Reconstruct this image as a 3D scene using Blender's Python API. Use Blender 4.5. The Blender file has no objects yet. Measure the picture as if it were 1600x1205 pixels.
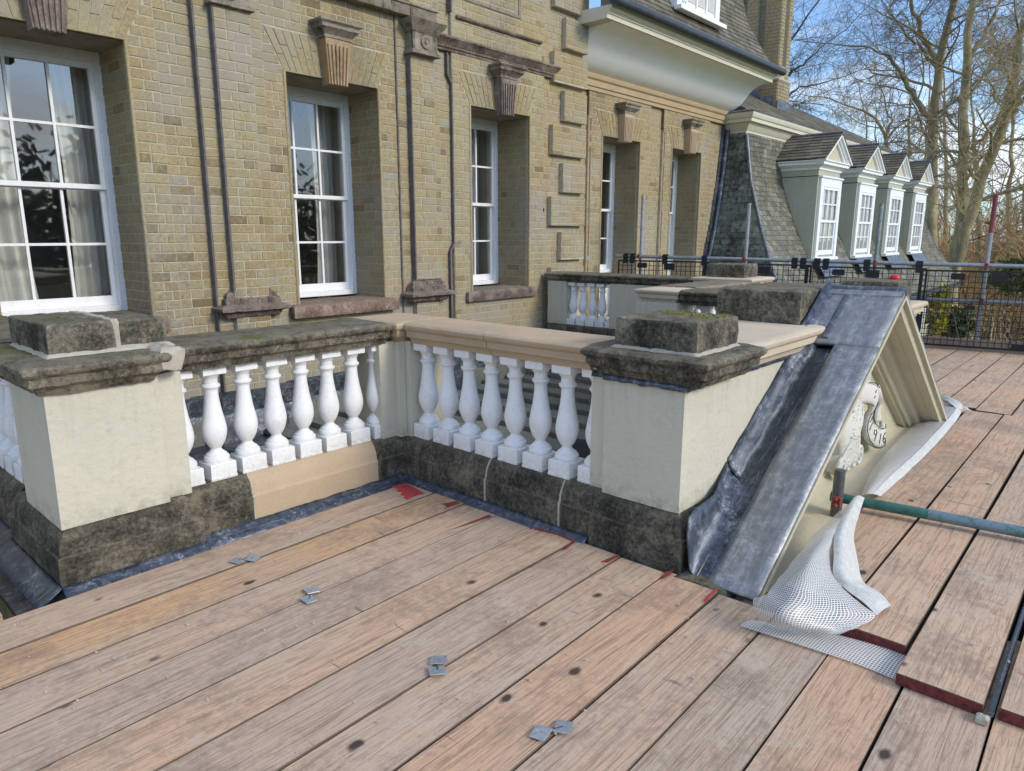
import bpy, bmesh, math, random
import numpy as np
from mathutils import Vector, Matrix, noise

random.seed(7)
R = math.radians
scene = bpy.context.scene
COL = scene.collection

# ---------------------------------------------------------------- camera
EYE = Vector((0.0, 0.0, 1.33))
YAW, PITCH, FPX = R(41.9), R(12.0), 1102.0
cam_d = bpy.data.cameras.new("camera")
cam_d.sensor_width = 36.0
cam_d.lens = 36.0 * FPX / 1600.0
cam_d.clip_start = 0.05
cam_d.clip_end = 3000.0
cam = bpy.data.objects.new("camera", cam_d)
COL.objects.link(cam)
cam.location = EYE
cam.rotation_euler = (R(90) - PITCH, 0.0, YAW - R(90))
scene.camera = cam

# ---------------------------------------------------------------- world + sun
SUN_EL, SUN_AZ = R(28), R(-80)          # azimuth measured from +X, anticlockwise
sun_vec = Vector((math.cos(SUN_EL) * math.cos(SUN_AZ), math.cos(SUN_EL) * math.sin(SUN_AZ), math.sin(SUN_EL)))
world = bpy.data.worlds.new("World")
scene.world = world
world.use_nodes = True
wn = world.node_tree
wn.nodes.clear()
w_out = wn.nodes.new("ShaderNodeOutputWorld")
w_bg = wn.nodes.new("ShaderNodeBackground")
w_sky = wn.nodes.new("ShaderNodeTexSky")
w_sky.sky_type = 'NISHITA'
w_sky.sun_disc = False
w_sky.sun_elevation = SUN_EL
w_sky.sun_rotation = R(90) - SUN_AZ
w_sky.ozone_density = 3.0
w_sky.dust_density = 0.6
w_bg.inputs["Strength"].default_value = 0.15
w_tc = wn.nodes.new("ShaderNodeTexCoord")
w_map = wn.nodes.new("ShaderNodeMapping")
w_map.inputs["Scale"].default_value = (1.0, 1.0, 2.6)
w_n = wn.nodes.new("ShaderNodeTexNoise")
w_n.inputs["Scale"].default_value = 2.6
w_n.inputs["Detail"].default_value = 9
w_n.inputs["Roughness"].default_value = 0.58
w_n.inputs["Distortion"].default_value = 0.4
w_r = wn.nodes.new("ShaderNodeValToRGB")
w_r.color_ramp.elements[0].position = 0.45
w_r.color_ramp.elements[0].color = (0.06, 0.06, 0.06, 1)
w_r.color_ramp.elements[1].position = 0.64
w_r.color_ramp.elements[1].color = (0.9, 0.9, 0.9, 1)
w_mix = wn.nodes.new("ShaderNodeMix")
w_mix.data_type = 'RGBA'
w_mix.inputs[7].default_value = (8.6, 9.0, 9.6, 1)
wl = wn.links.new
wl(w_tc.outputs["Generated"], w_map.inputs["Vector"])
wl(w_map.outputs["Vector"], w_n.inputs["Vector"])
wl(w_n.outputs["Fac"], w_r.inputs["Fac"])
wl(w_r.outputs["Color"], w_mix.inputs[0])
w_tint = wn.nodes.new("ShaderNodeMix"); w_tint.data_type = 'RGBA'; w_tint.blend_type = 'MULTIPLY'; w_tint.inputs[0].default_value = 1.0; w_tint.inputs[7].default_value = (0.94, 1.18, 1.42, 1)
wl(w_sky.outputs["Color"], w_tint.inputs[6]); wl(w_tint.outputs[2], w_mix.inputs[6])
wl(w_mix.outputs[2], w_bg.inputs["Color"])
wl(w_bg.outputs["Background"], w_out.inputs["Surface"])

sun_d = bpy.data.lights.new("sun", 'SUN')
sun_d.energy = 2.05
sun_d.angle = R(14)
sun_d.color = (1.0, 0.89, 0.72)
sun = bpy.data.objects.new("sun", sun_d)
COL.objects.link(sun)
sun.rotation_euler = sun_vec.to_track_quat('Z', 'Y').to_euler()
sun.location = (0, -6, 12)

scene.view_settings.view_transform = 'Standard'
scene.view_settings.look = 'None'
scene.view_settings.exposure = 0.28
scene.view_settings.gamma = 1.0
scene.view_settings.use_curve_mapping = False
scene.render.engine = 'CYCLES'
try:
    scene.cycles.max_bounces = 8
    scene.cycles.transparent_max_bounces = 12
    scene.cycles.use_denoising = True
except Exception:
    pass

# ---------------------------------------------------------------- measuring helpers (survey of the place)
_fh = Vector((math.cos(YAW), math.sin(YAW), 0))
_fw = _fh * math.cos(PITCH) - Vector((0, 0, math.sin(PITCH)))
_rt = Vector((math.sin(YAW), -math.cos(YAW), 0))
_up = _rt.cross(_fw)
def ray(px, py):
    return (_fw * FPX + _rt * (px - 800) - _up * (py - 602.5)).normalized()
def pz(px, py, z):
    d = ray(px, py); return EYE + d * ((z - EYE.z) / d.z)
def pY(px, py, Y):
    d = ray(px, py); return EYE + d * ((Y - EYE.y) / d.y)
def pd(px, py, t):
    return EYE + ray(px, py) * t

# ---------------------------------------------------------------- objects
ORG = {}
def finish(o, parent, label=None, cat=None, group=None, kind=None):
    COL.objects.link(o)
    if parent is not None:
        o.parent = parent
    if label: o["label"] = label
    if cat: o["category"] = cat
    if group: o["group"] = group
    if kind: o["kind"] = kind
    return o
def thing(name, loc, label=None, cat=None, group=None, kind=None):
    o = bpy.data.objects.new(name, None)
    o.empty_display_size = 0.2
    o.location = loc
    ORG[o] = Vector(loc)
    return finish(o, None, label, cat, group, kind)

class MB:
    def __init__(s):
        s.v = []; s.f = []; s.t = []; s.uv = None
    def face(s, idx, tint=0.5):
        s.f.append(tuple(idx)); s.t.append(tint)
    def poly(s, pts, tint=0.5):
        b = len(s.v); s.v += [tuple(p) for p in pts]; s.face(range(b, b + len(pts)), tint)
    def box(s, x0, x1, y0, y1, z0, z1, tint=0.5):
        s.hexa([(x0, y0, z0), (x1, y0, z0), (x1, y1, z0), (x0, y1, z0), (x0, y0, z1), (x1, y0, z1), (x1, y1, z1), (x0, y1, z1)], tint)
    def hexa(s, p, tint=0.5):
        b = len(s.v); s.v += [tuple(q) for q in p]
        for q in ((3, 2, 1, 0), (4, 5, 6, 7), (0, 1, 5, 4), (1, 2, 6, 5), (2, 3, 7, 6), (3, 0, 4, 7)):
            s.face([b + i for i in q], tint)
    def obox(s, c, ax, ay, az, tint=0.5):
        c = Vector(c); ax = Vector(ax); ay = Vector(ay); az = Vector(az)
        s.hexa([c - ax - ay - az, c + ax - ay - az, c + ax + ay - az, c - ax + ay - az,
                c - ax - ay + az, c + ax - ay + az, c + ax + ay + az, c - ax + ay + az], tint)
    def ring_block(s, x0, x1, y0, y1, prof, step=0.05, tint=0.5, cap=True, bottom=True, lock=None):
        """rings of (outset, z) around a rectangle, every side cut into short lengths"""
        nx = max(1, int(round((x1 - x0) / step))); ny = max(1, int(round((y1 - y0) / step)))
        base = len(s.v); n = 2 * (nx + ny)
        for (o, z) in prof:
            ox, oy = (0 if lock == "x" else o), (0 if lock == "y" else o)
            X0, X1, Y0, Y1 = x0 - ox, x1 + ox, y0 - oy, y1 + oy
            for i in range(nx): s.v.append((X0 + (X1 - X0) * i / nx, Y0, z))
            for i in range(ny): s.v.append((X1, Y0 + (Y1 - Y0) * i / ny, z))
            for i in range(nx): s.v.append((X1 - (X1 - X0) * i / nx, Y1, z))
            for i in range(ny): s.v.append((X0, Y1 - (Y1 - Y0) * i / ny, z))
        for k in range(len(prof) - 1):
            for i in range(n):
                j = (i + 1) % n
                s.face((base + k * n + i, base + k * n + j, base + (k + 1) * n + j, base + (k + 1) * n + i), tint)
        if cap: s.face([base + (len(prof) - 1) * n + i for i in range(n)], tint)
        if bottom: s.face([base + i for i in reversed(range(n))], tint)
    def lathe(s, cx, cy, prof, n=24, tint=0.5):
        b = len(s.v)
        for (r, z) in prof:
            for i in range(n):
                a = 2 * math.pi * i / n
                s.v.append((cx + r * math.cos(a), cy + r * math.sin(a), z))
        for k in range(len(prof) - 1):
            for i in range(n):
                j = (i + 1) % n
                s.face((b + k * n + i, b + k * n + j, b + (k + 1) * n + j, b + (k + 1) * n + i), tint)
        s.face([b + i for i in reversed(range(n))], tint)
        s.face([b + (len(prof) - 1) * n + i for i in range(n)], tint)
    def tube(s, path, r, n=10, tint=0.5, cap=True):
        path = [Vector(p) for p in path]
        rs = r if isinstance(r, (list, tuple)) else [r] * len(path)
        b = len(s.v); up = Vector((0, 0, 1)); prev = None
        for k, p in enumerate(path):
            d = (path[min(k + 1, len(path) - 1)] - path[max(k - 1, 0)]).normalized()
            if prev is None:
                a = d.cross(up)
                if a.length < 1e-3: a = d.cross(Vector((1, 0, 0)))
                a.normalize()
            else:
                a = (prev - d * prev.dot(d)).normalized()
            prev = a; c = d.cross(a)
            for i in range(n):
                t = 2 * math.pi * i / n
                s.v.append(tuple(p + (a * math.cos(t) + c * math.sin(t)) * rs[k]))
        for k in range(len(path) - 1):
            for i in range(n):
                j = (i + 1) % n
                s.face((b + k * n + i, b + k * n + j, b + (k + 1) * n + j, b + (k + 1) * n + i), tint)
        if cap:
            s.face([b + i for i in reversed(range(n))], tint)
            s.face([b + (len(path) - 1) * n + i for i in range(n)], tint)
    def extrude(s, prof, p0, p1, udir, vdir, n=1, tint=0.5, cap=True):
        """closed 2-D outline (u, v) swept from p0 to p1"""
        p0 = Vector(p0); p1 = Vector(p1); udir = Vector(udir); vdir = Vector(vdir)
        b = len(s.v); m = len(prof)
        for k in range(n + 1):
            c = p0.lerp(p1, k / n)
            for (u, v) in prof: s.v.append(tuple(c + udir * u + vdir * v))
        for k in range(n):
            for i in range(m):
                j = (i + 1) % m
                s.face((b + k * m + i, b + k * m + j, b + (k + 1) * m + j, b + (k + 1) * m + i), tint)
        if cap:
            s.face([b + i for i in reversed(range(m))], tint); s.face([b + n * m + i for i in range(m)], tint)
    def grid(s, rows, tint=0.5, uv=None, thick=0.0):
        b = len(s.v); h = len(rows); w = len(rows[0])
        for r in rows: s.v += [tuple(p) for p in r]
        for i in range(h - 1):
            for j in range(w - 1):
                s.face((b + i * w + j, b + i * w + j + 1, b + (i + 1) * w + j + 1, b + (i + 1) * w + j), tint)
        if uv is not None:
            s.uv = (s.uv or []) + [q for r in uv for q in r]
    def build(s, name, mat, parent=None, rough=0.0, freq=9.0, smooth=None, bevel=0.0, solid=0.0, fixn=True, **kw):
        org = ORG[parent] if parent is not None else Vector((0, 0, 0))
        me = bpy.data.meshes.new(name)
        vs = s.v
        if rough:
            out = []
            for p in vs:
                q = Vector(p)
                d = noise.noise_vector(q * freq) + 0.5 * noise.noise_vector(q * freq * 3.1 + Vector((7, 3, 1)))
                out.append(q + d * rough)
            vs = out
        ox, oy, oz = org
        me.from_pydata([(p[0] - ox, p[1] - oy, p[2] - oz) for p in vs], [], s.f)
        at = me.attributes.new("tint", 'FLOAT', 'FACE')
        at.data.foreach_set("value", s.t)
        if s.uv is not None:
            ul = me.uv_layers.new(name="uv")
            li = np.zeros(len(me.loops), dtype=np.int32); me.loops.foreach_get("vertex_index", li)
            u = np.array(s.uv, dtype=np.float32)[li]
            ul.data.foreach_set("uv", u.ravel())
        if fixn:
            bm = bmesh.new(); bm.from_mesh(me); bmesh.ops.recalc_face_normals(bm, faces=bm.faces); bm.to_mesh(me); bm.free()
        if smooth is not None:
            me.polygons.foreach_set("use_smooth", [True] * len(me.polygons))
            me.set_sharp_from_angle(angle=R(smooth))
        me.materials.append(mat)
        o = bpy.data.objects.new(name, me)
        ORG[o] = org
        if parent is None: pass
        finish(o, parent, **kw)
        if bevel:
            m = o.modifiers.new("bevel", 'BEVEL'); m.width = bevel; m.segments = 2; m.limit_method = 'ANGLE'; m.angle_limit = R(40)
        if solid:
            m = o.modifiers.new("solid", 'SOLIDIFY'); m.thickness = solid; m.offset = 0
        return o

def dup(o, parent, delta=(0, 0, 0), rotz=None, **kw):
    c = o.copy(); ORG[c] = ORG[parent] if parent is not None else Vector((0, 0, 0))
    c.location = Vector(delta)
    for k in ("label", "category", "group", "kind"):
        if k in c: del c[k]
    return finish(c, parent, **kw)

# ---------------------------------------------------------------- materials
class NT:
    def __init__(s, name, rough=0.8, metal=0.0):
        s.m = bpy.data.materials.new(name); s.m.use_nodes = True
        s.t = s.m.node_tree; s.n = s.t.nodes; s.l = s.t.links.new
        s.b = s.n["Principled BSDF"]
        s.b.inputs["Roughness"].default_value = rough; s.b.inputs["Metallic"].default_value = metal
        s.b.inputs["Specular IOR Level"].default_value = 0.35
        g = s.n.new("ShaderNodeNewGeometry"); s.pos = g.outputs["Position"]; s.nor = g.outputs["Normal"]
        s.geo = g
    def scale(s, vec, sc):
        m = s.n.new("ShaderNodeVectorMath"); m.operation = 'MULTIPLY'
        s.l(vec, m.inputs[0]); m.inputs[1].default_value = sc; return m.outputs[0]
    def noise(s, scale=5, detail=6, rough=0.6, vec=None, dist=0.0):
        n = s.n.new("ShaderNodeTexNoise"); n.inputs["Scale"].default_value = scale
        n.inputs["Detail"].default_value = detail; n.inputs["Roughness"].default_value = rough
        n.inputs["Distortion"].default_value = dist
        s.l(vec if vec is not None else s.pos, n.inputs["Vector"]); return n.outputs["Fac"]
    def vor(s, scale=5, vec=None, feat='F1'):
        n = s.n.new("ShaderNodeTexVoronoi"); n.inputs["Scale"].default_value = scale; n.feature = feat
        s.l(vec if vec is not None else s.pos, n.inputs["Vector"]); return n.outputs["Distance"]
    def wave(s, scale=5, dist=3.0, detail=3, vec=None, d='X'):
        n = s.n.new("ShaderNodeTexWave"); n.inputs["Scale"].default_value = scale; n.inputs["Distortion"].default_value = dist
        n.inputs["Detail"].default_value = detail; n.bands_direction = d
        s.l(vec if vec is not None else s.pos, n.inputs["Vector"]); return n.outputs["Fac"]
    def ramp(s, fac, stops, interp='LINEAR'):
        r = s.n.new("ShaderNodeValToRGB"); r.color_ramp.interpolation = interp
        e = r.color_ramp.elements
        while len(e) < len(stops): e.new(0.5)
        for i, (p, c) in enumerate(stops):
            e[i].position = p
            e[i].color = (c, c, c, 1) if isinstance(c, (int, float)) else (c[0], c[1], c[2], 1)
        s.l(fac, r.inputs["Fac"]); return r.outputs["Color"]
    def mix(s, fac, a, b, mode='MIX'):
        m = s.n.new("ShaderNodeMix"); m.data_type = 'RGBA'; m.blend_type = mode
        for i, q in ((0, fac), (6, a), (7, b)):
            if isinstance(q, (int, float)): m.inputs[i].default_value = q
            elif isinstance(q, tuple): m.inputs[i].default_value = (q[0], q[1], q[2], 1)
            else: s.l(q, m.inputs[i])
        return m.outputs[2]
    def math(s, op, a, b=0.0, c=None):
        m = s.n.new("ShaderNodeMath"); m.operation = op
        for i, q in enumerate((a, b) if c is None else (a, b, c)):
            if isinstance(q, (int, float)): m.inputs[i].default_value = q
            else: s.l(q, m.inputs[i])
        return m.outputs[0]
    def attr(s, name="tint"):
        a = s.n.new("ShaderNodeAttribute"); a.attribute_name = name; return a.outputs["Fac"]
    def obrand(s):
        return s.n.new("ShaderNodeObjectInfo").outputs["Random"]
    def sep(s, vec, axis):
        x = s.n.new("ShaderNodeSeparateXYZ"); s.l(vec, x.inputs[0]); return x.outputs[axis]
    def color(s, c):
        if isinstance(c, tuple): s.b.inputs["Base Color"].default_value = (c[0], c[1], c[2], 1)
        else: s.l(c, s.b.inputs["Base Color"])
    def roughness(s, c): s.l(c, s.b.inputs["Roughness"])
    def bump(s, h, strength=0.4, dist=0.01):
        b = s.n.new("ShaderNodeBump"); b.inputs["Strength"].default_value = strength; b.inputs["Distance"].default_value = dist
        s.l(h, b.inputs["Height"]); s.l(b.outputs["Normal"], s.b.inputs["Normal"])

def plain(name, c, rough=0.6, metal=0.0, var=0.12, vs=14, bump=0.0):
    t = NT(name, rough, metal)
    n = t.noise(vs, 5)
    d = tuple(max(0, x * (1 - var)) for x in c); u = tuple(min(1, x * (1 + var)) for x in c)
    t.color(t.ramp(n, [(0.3, d), (0.7, u)]))
    if bump: t.bump(t.noise(vs * 6, 4), bump, 0.004)
    return t.m

def m_brick(name, warm=0.0):
    t = NT(name, 0.9)
    tint = t.attr()
    c = t.ramp(tint, [(0.0, (0.20, 0.15, 0.075)), (0.10, (0.28, 0.205, 0.095)), (0.3, (0.365, 0.285, 0.15)), (0.6, (0.405, 0.33, 0.185)),
                      (0.82, (0.335, 0.30, 0.20)), (0.92, (0.36, 0.25, 0.11)), (1.0, (0.35, 0.325, 0.25))])
    if warm: c = t.mix(warm, c, (0.46, 0.29, 0.12), 'MIX')
    sp = t.noise(70, 4, 0.7)
    c = t.mix(t.ramp(sp, [(0.42, 0.0), (0.66, 0.6)]), c, (0.15, 0.12, 0.07))
    gp = t.noise(1.15, 6, 0.65)                                     # grey weathering in patches
    c = t.mix(t.ramp(t.mix(.3, gp, t.noise(26, 5, .75)), [(0.47, 0.0), (0.60, 0.75 if warm < .5 else .25)]), c, (0.315, 0.29, 0.25))
    if warm < .5: lp = t.mix(0.5, t.noise(2.1, 5, 0.6, t.scale(t.pos, (1, 1, 0.6))), t.noise(40, 3, 0.7))
    if warm < .5: c = t.mix(t.ramp(lp, [(0.52, 0.0), (0.61, 0.45)]), c, (0.38, 0.355, 0.195))   # yellow lichen
    dk = t.mix(0.45, t.noise(0.8, 4, 0.6, t.scale(t.pos, (1.6, 1.6, 0.5))), t.noise(30, 4, 0.7))
    c = t.mix(t.ramp(dk, [(0.51, 0.0), (0.64, 0.6)]), c, (0.15, 0.122, 0.085))
    z = t.sep(t.pos, 2)
    low = t.math('MULTIPLY', t.ramp(z, [(0.0, 1.0), (0.9, 0.0)]), t.noise(5, 6, 0.7))
    c = t.mix(t.ramp(low, [(0.25, 0.0), (0.55, 0.75)]), c, (0.30, 0.28, 0.25))
    t.color(c)
    t.bump(t.mix(0.5, t.noise(60, 6, 0.7), t.noise(160, 3, 0.7)), 0.9, 0.008)
    return t.m

def m_stone_old(name, dark=(0.020, 0.019, 0.015), mid=(0.095, 0.085, 0.064), lite=(0.29, 0.262, 0.20), moss=0.8, bias=0.0):
    t = NT(name, 0.95)
    n = t.mix(0.48, t.noise(5.5, 9, 0.74), t.noise(58, 7, 0.78))
    c = t.ramp(n, [(0.41 + bias, dark), (0.50 + bias, mid), (0.61 + bias, lite)])
    sp = t.vor(55)
    c = t.mix(t.ramp(t.mix(0.5, sp, t.noise(16, 4)), [(0.14, 0.55), (0.27, 0.0)]), c, (0.40, 0.38, 0.33))
    c = t.mix(t.ramp(t.mix(0.35, t.noise(3.2, 6, 0.7), t.noise(28, 5, 0.75)), [(0.53, 0.0), (0.60, 0.7)]), c, (0.235, 0.205, 0.145))      # pale lichen sheets
    c = t.mix(t.ramp(t.noise(9, 6, 0.7, t.scale(t.pos, (1, 1, 0.28))), [(0.56, 0.0), (0.66, 0.75)]), c, (0.026, 0.025, 0.022))  # run-off streaks
    up = t.ramp(t.sep(t.nor, 2), [(0.45, 0.0), (0.95, 1.0)])
    br = t.math('MULTIPLY', up, t.ramp(t.noise(18, 6, 0.7), [(0.35, 0.0), (0.6, 0.75)]))
    c = t.mix(br, c, (0.20, 0.175, 0.125))
    ms = t.math('MULTIPLY', up, t.ramp(t.noise(6, 5, 0.65), [(0.53, 0.0), (0.66, moss)]))
    c = t.mix(ms, c, (0.115, 0.115, 0.022))
    c = t.mix(t.ramp(t.geo.outputs['Pointiness'], [(0.53, 0.0), (0.62, 0.4)]), c, tuple(min(1, x * 1.15) for x in lite))     # worn arrises
    t.color(c)
    t.bump(t.mix(0.5, t.noise(50, 8, 0.75), t.noise(150, 4, 0.7)), 0.9, 0.012)
    return t.m

def m_stone_new(name, c0=(0.47, 0.36, 0.245)):
    t = NT(name, 0.9)
    n = t.mix(0.5, t.noise(3.5, 6), t.noise(120, 3, 0.8))
    c = t.ramp(n, [(0.3, tuple(x * 0.78 for x in c0)), (0.55, c0), (0.75, tuple(min(1, x * 1.12) for x in c0))])
    t.color(c); t.bump(t.noise(170, 4, 0.7), 0.35, 0.004)
    return t.m

def m_render(name, c0, stain=0.35, runs=False):
    t = NT(name, 0.75)
    n = t.noise(4, 6, 0.6)
    c = t.ramp(n, [(0.3, tuple(x * 0.93 for x in c0)), (0.7, c0)])
    st = t.mix(0.5, t.noise(6, 6, 0.7, t.scale(t.pos, (1.5, 1.5, 0.30))), t.noise(45, 4, 0.7))
    c = t.mix(t.ramp(st, [(0.53, 0.0), (0.70, stain)]), c, (0.22, 0.21, 0.165))
    if runs: dz = t.math('MULTIPLY', t.ramp(t.sep(t.pos, 2), [(0.50, 0.0), (0.77, 1.0)]), t.ramp(t.noise(1.0, 5, 0.65, t.scale(t.pos, (34, 34, 2.5))), [(0.50, 0.0), (0.68, 0.28)]))
    if runs: c = t.mix(dz, c, (0.25, 0.24, 0.19))                        # water runs below the coping
    if runs: fz = t.math('MULTIPLY', t.ramp(t.sep(t.pos, 2), [(0.235, 1.0), (0.33, 0.0)]), t.ramp(t.noise(20, 6, 0.75), [(0.42, 0.0), (0.62, 0.55)]))
    if runs: c = t.mix(fz, c, (0.20, 0.21, 0.13))                        # green splash at the foot
    c = t.mix(t.ramp(t.noise(70, 5, 0.8), [(0.66, 0.0), (0.72, 0.35)]), c, (0.25, 0.235, 0.19))
    t.color(c); t.bump(t.mix(0.4, t.noise(26, 6, 0.62), t.noise(7, 5, 0.55, t.scale(t.pos, (1, 1, 2.2)))), 0.6, 0.016)
    return t.m

def m_white(name, c0=(0.78, 0.79, 0.80), rough=0.45):
    t = NT(name, rough)
    st = t.mix(0.5, t.noise(9, 5), t.noise(60, 3, 0.7))
    c = t.mix(t.ramp(st, [(0.50, 0.0), (0.66, 0.5)]), c0, (0.58, 0.57, 0.53))
    fz = t.math('MULTIPLY', t.ramp(t.sep(t.pos, 2), [(0.235, 1.0), (0.29, 0.0)]), t.ramp(t.noise(45, 6, 0.75), [(0.42, 0.0), (0.60, 0.6)]))
    c = t.mix(fz, c, (0.40, 0.40, 0.31))
    t.color(c); t.bump(t.noise(35, 4), 0.12, 0.006)
    return t.m

def m_wood(name):
    t = NT(name, 0.88)
    raw = t.attr()
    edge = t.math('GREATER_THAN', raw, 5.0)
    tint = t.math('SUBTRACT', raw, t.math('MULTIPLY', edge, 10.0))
    off = t.n.new("ShaderNodeCombineXYZ"); t.l(t.math('MULTIPLY', tint, 37.0), off.inputs[0]); t.l(t.math('MULTIPLY', tint, 11.0), off.inputs[1]); t.l(t.math('MULTIPLY', tint, 5.0), off.inputs[2])
    ad = t.n.new("ShaderNodeVectorMath"); ad.operation = 'ADD'; t.l(t.pos, ad.inputs[0]); t.l(off.outputs[0], ad.inputs[1])
    p = ad.outputs[0]
    # knots
    wn_ = t.n.new("ShaderNodeTexNoise"); wn_.inputs["Scale"].default_value = 22; t.l(p, wn_.inputs["Vector"])
    wv = t.n.new("ShaderNodeVectorMath"); wv.operation = 'MULTIPLY_ADD'; t.l(wn_.outputs["Color"], wv.inputs[0]); wv.inputs[1].default_value = (.035, .02, .02); t.l(p, wv.inputs[2]); pw = wv.outputs[0]
    kn = t.n.new("ShaderNodeTexVoronoi"); kn.inputs["Scale"].default_value = 1.0; t.l(t.scale(pw, (5.0, 7.5, 3.0)), kn.inputs["Vector"])
    kd = kn.outputs["Distance"]
    g1 = t.noise(1.0, 7, 0.66, t.scale(p, (2.6, 80, 80)), 1.4)
    g2 = t.noise(1.0, 6, 0.7, t.scale(p, (11.0, 250, 250)), 0.8)
    rg = t.math('FRACT', t.math('MULTIPLY', t.noise(1.0, 2, 0.5, t.scale(p, (0.75, 9.5, 9.5)), 0.6), 15.0))     # growth rings
    big = t.noise(1.0, 5, 0.6, t.scale(p, (1.3, 2.6, 2.6)))
    base = t.ramp(tint, [(0.0, (0.545, 0.345, 0.235)), (0.3, (0.555, 0.385, 0.275)), (0.55, (0.485, 0.355, 0.275)), (0.8, (0.415, 0.335, 0.275)), (1.0, (0.60, 0.36, 0.19))])
    c = t.mix(t.ramp(big, [(0.44, 0.0), (0.62, 0.6)]), base, (0.44, 0.36, 0.30))
    c = t.mix(t.ramp(rg, [(0.0, 0.36), (0.06, 0.30), (0.22, 0.0)]), c, (0.20, 0.135, 0.10))
    c = t.mix(t.ramp(g1, [(0.37, 0.62), (0.50, 0.0)]), c, (0.18, 0.125, 0.095))
    c = t.mix(t.ramp(g2, [(0.38, 0.45), (0.47, 0.0)]), c, (0.15, 0.115, 0.092))
    c = t.mix(t.ramp(g1, [(0.58, 0.0), (0.72, 0.2)]), c, (0.58, 0.47, 0.38))
    fine = t.noise(34, 7, 0.8)
    c = t.mix(t.ramp(fine, [(0.55, 0.0), (0.66, 0.45)]), c, (0.54, 0.46, 0.365))          # dried mortar dust
    c = t.mix(t.ramp(t.mix(.35, t.noise(2.2, 6, 0.72), t.noise(30, 5, .75)), [(0.50, 0.0), (0.60, 0.62)]), c, (0.235, 0.175, 0.14))  # damp stains
    c = t.mix(t.ramp(t.mix(.4, t.noise(4.1, 5, 0.7), t.noise(45, 5, .8)), [(0.55, 0.0), (0.62, 0.5)]), c, (0.50, 0.43, 0.37))   # trodden pale patches
    sc = t.noise(1.0, 3, 0.5, t.scale(p, (26, 4.0, 4.0)), 1.2)
    c = t.mix(t.ramp(sc, [(0.70, 0.0), (0.73, 0.6)]), c, (0.11, 0.08, 0.065))             # scuffs across the grain
    c = t.mix(t.math('MULTIPLY', edge, .78), c, (0.045, 0.034, 0.027))                          # edges darkened: grime plus painted-in shade of the gaps
    c = t.mix(1.0, c, (1.10, 1.075, 1.0), 'MULTIPLY')
    kmask = t.math('MULTIPLY', t.ramp(kd, [(0.075, 1.0), (0.15, 0.0)]), t.ramp(kn.outputs["Color"], [(0.50, 0.0), (0.52, 1.0)]))
    c = t.mix(kmask, c, (0.065, 0.045, 0.034))
    t.color(c)
    h = t.mix(0.55, g1, g2)
    t.bump(h, 0.7, 0.004)
    return t.m

def m_lead(name, dark=(0.055, 0.068, 0.09), lite=(0.27, 0.30, 0.34), axis=(2.0, 2.0, 6.0), bias=0.0):
    t = NT(name, 0.5, 0.5)
    n = t.mix(0.5, t.noise(3.2, 7, 0.65, t.scale(t.pos, axis)), t.noise(22, 6, 0.75))
    c = t.ramp(n, [(0.34 + bias, dark), (0.54 + bias, tuple((a + b) / 2.4 for a, b in zip(dark, lite))), (0.72 + bias, lite)])
    ox = t.mix(0.5, t.noise(5.5, 8, 0.7), t.noise(60, 4, 0.8))
    c = t.mix(t.ramp(ox, [(0.54, 0.0), (0.63, 0.6)]), c, (0.50, 0.53, 0.56))
    sx = t.noise(1.0, 7, 0.7, t.scale(t.pos, (5, 46, 5)), 0.8)
    c = t.mix(t.ramp(sx, [(0.56, 0.0), (0.68, 0.45)]), c, (0.46, 0.49, 0.52))
    t.color(c)
    t.roughness(t.ramp(n, [(0.3, 0.30), (0.7, 0.52)]))
    t.bump(t.mix(0.5, t.noise(14, 5, 0.6), t.noise(70, 4, 0.7)), 0.35, 0.008)
    return t.m

def m_slate(name, cols, moss=0.5, streak=0.0):
    t = NT(name, 0.75)
    c = t.ramp(t.attr(), [(0.0, cols[0]), (0.5, cols[1]), (1.0, cols[2])])
    n = t.mix(0.5, t.noise(1.3, 6, 0.65), t.noise(30, 5, 0.75))
    c = t.mix(t.ramp(n, [(0.50, 0.0), (0.63, moss)]), c, (0.085, 0.085, 0.030))
    c = t.mix(t.ramp(t.noise(24, 6, 0.75, t.scale(t.pos, (1, 1, 0.5))), [(0.52, 0.0), (0.68, 0.55)]), c, (0.30, 0.30, 0.275))
    if streak:
        s = t.mix(0.55, t.noise(2.2, 5, 0.6, t.scale(t.pos, (1, 1, 0.35))), t.noise(14, 5, 0.7))
        c = t.mix(t.ramp(s, [(0.42, 0.0), (0.58, streak)]), c, (0.022, 0.025, 0.03))
    t.color(c); t.bump(t.noise(40, 6, 0.7), 0.5, 0.008)
    return t.m

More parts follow.
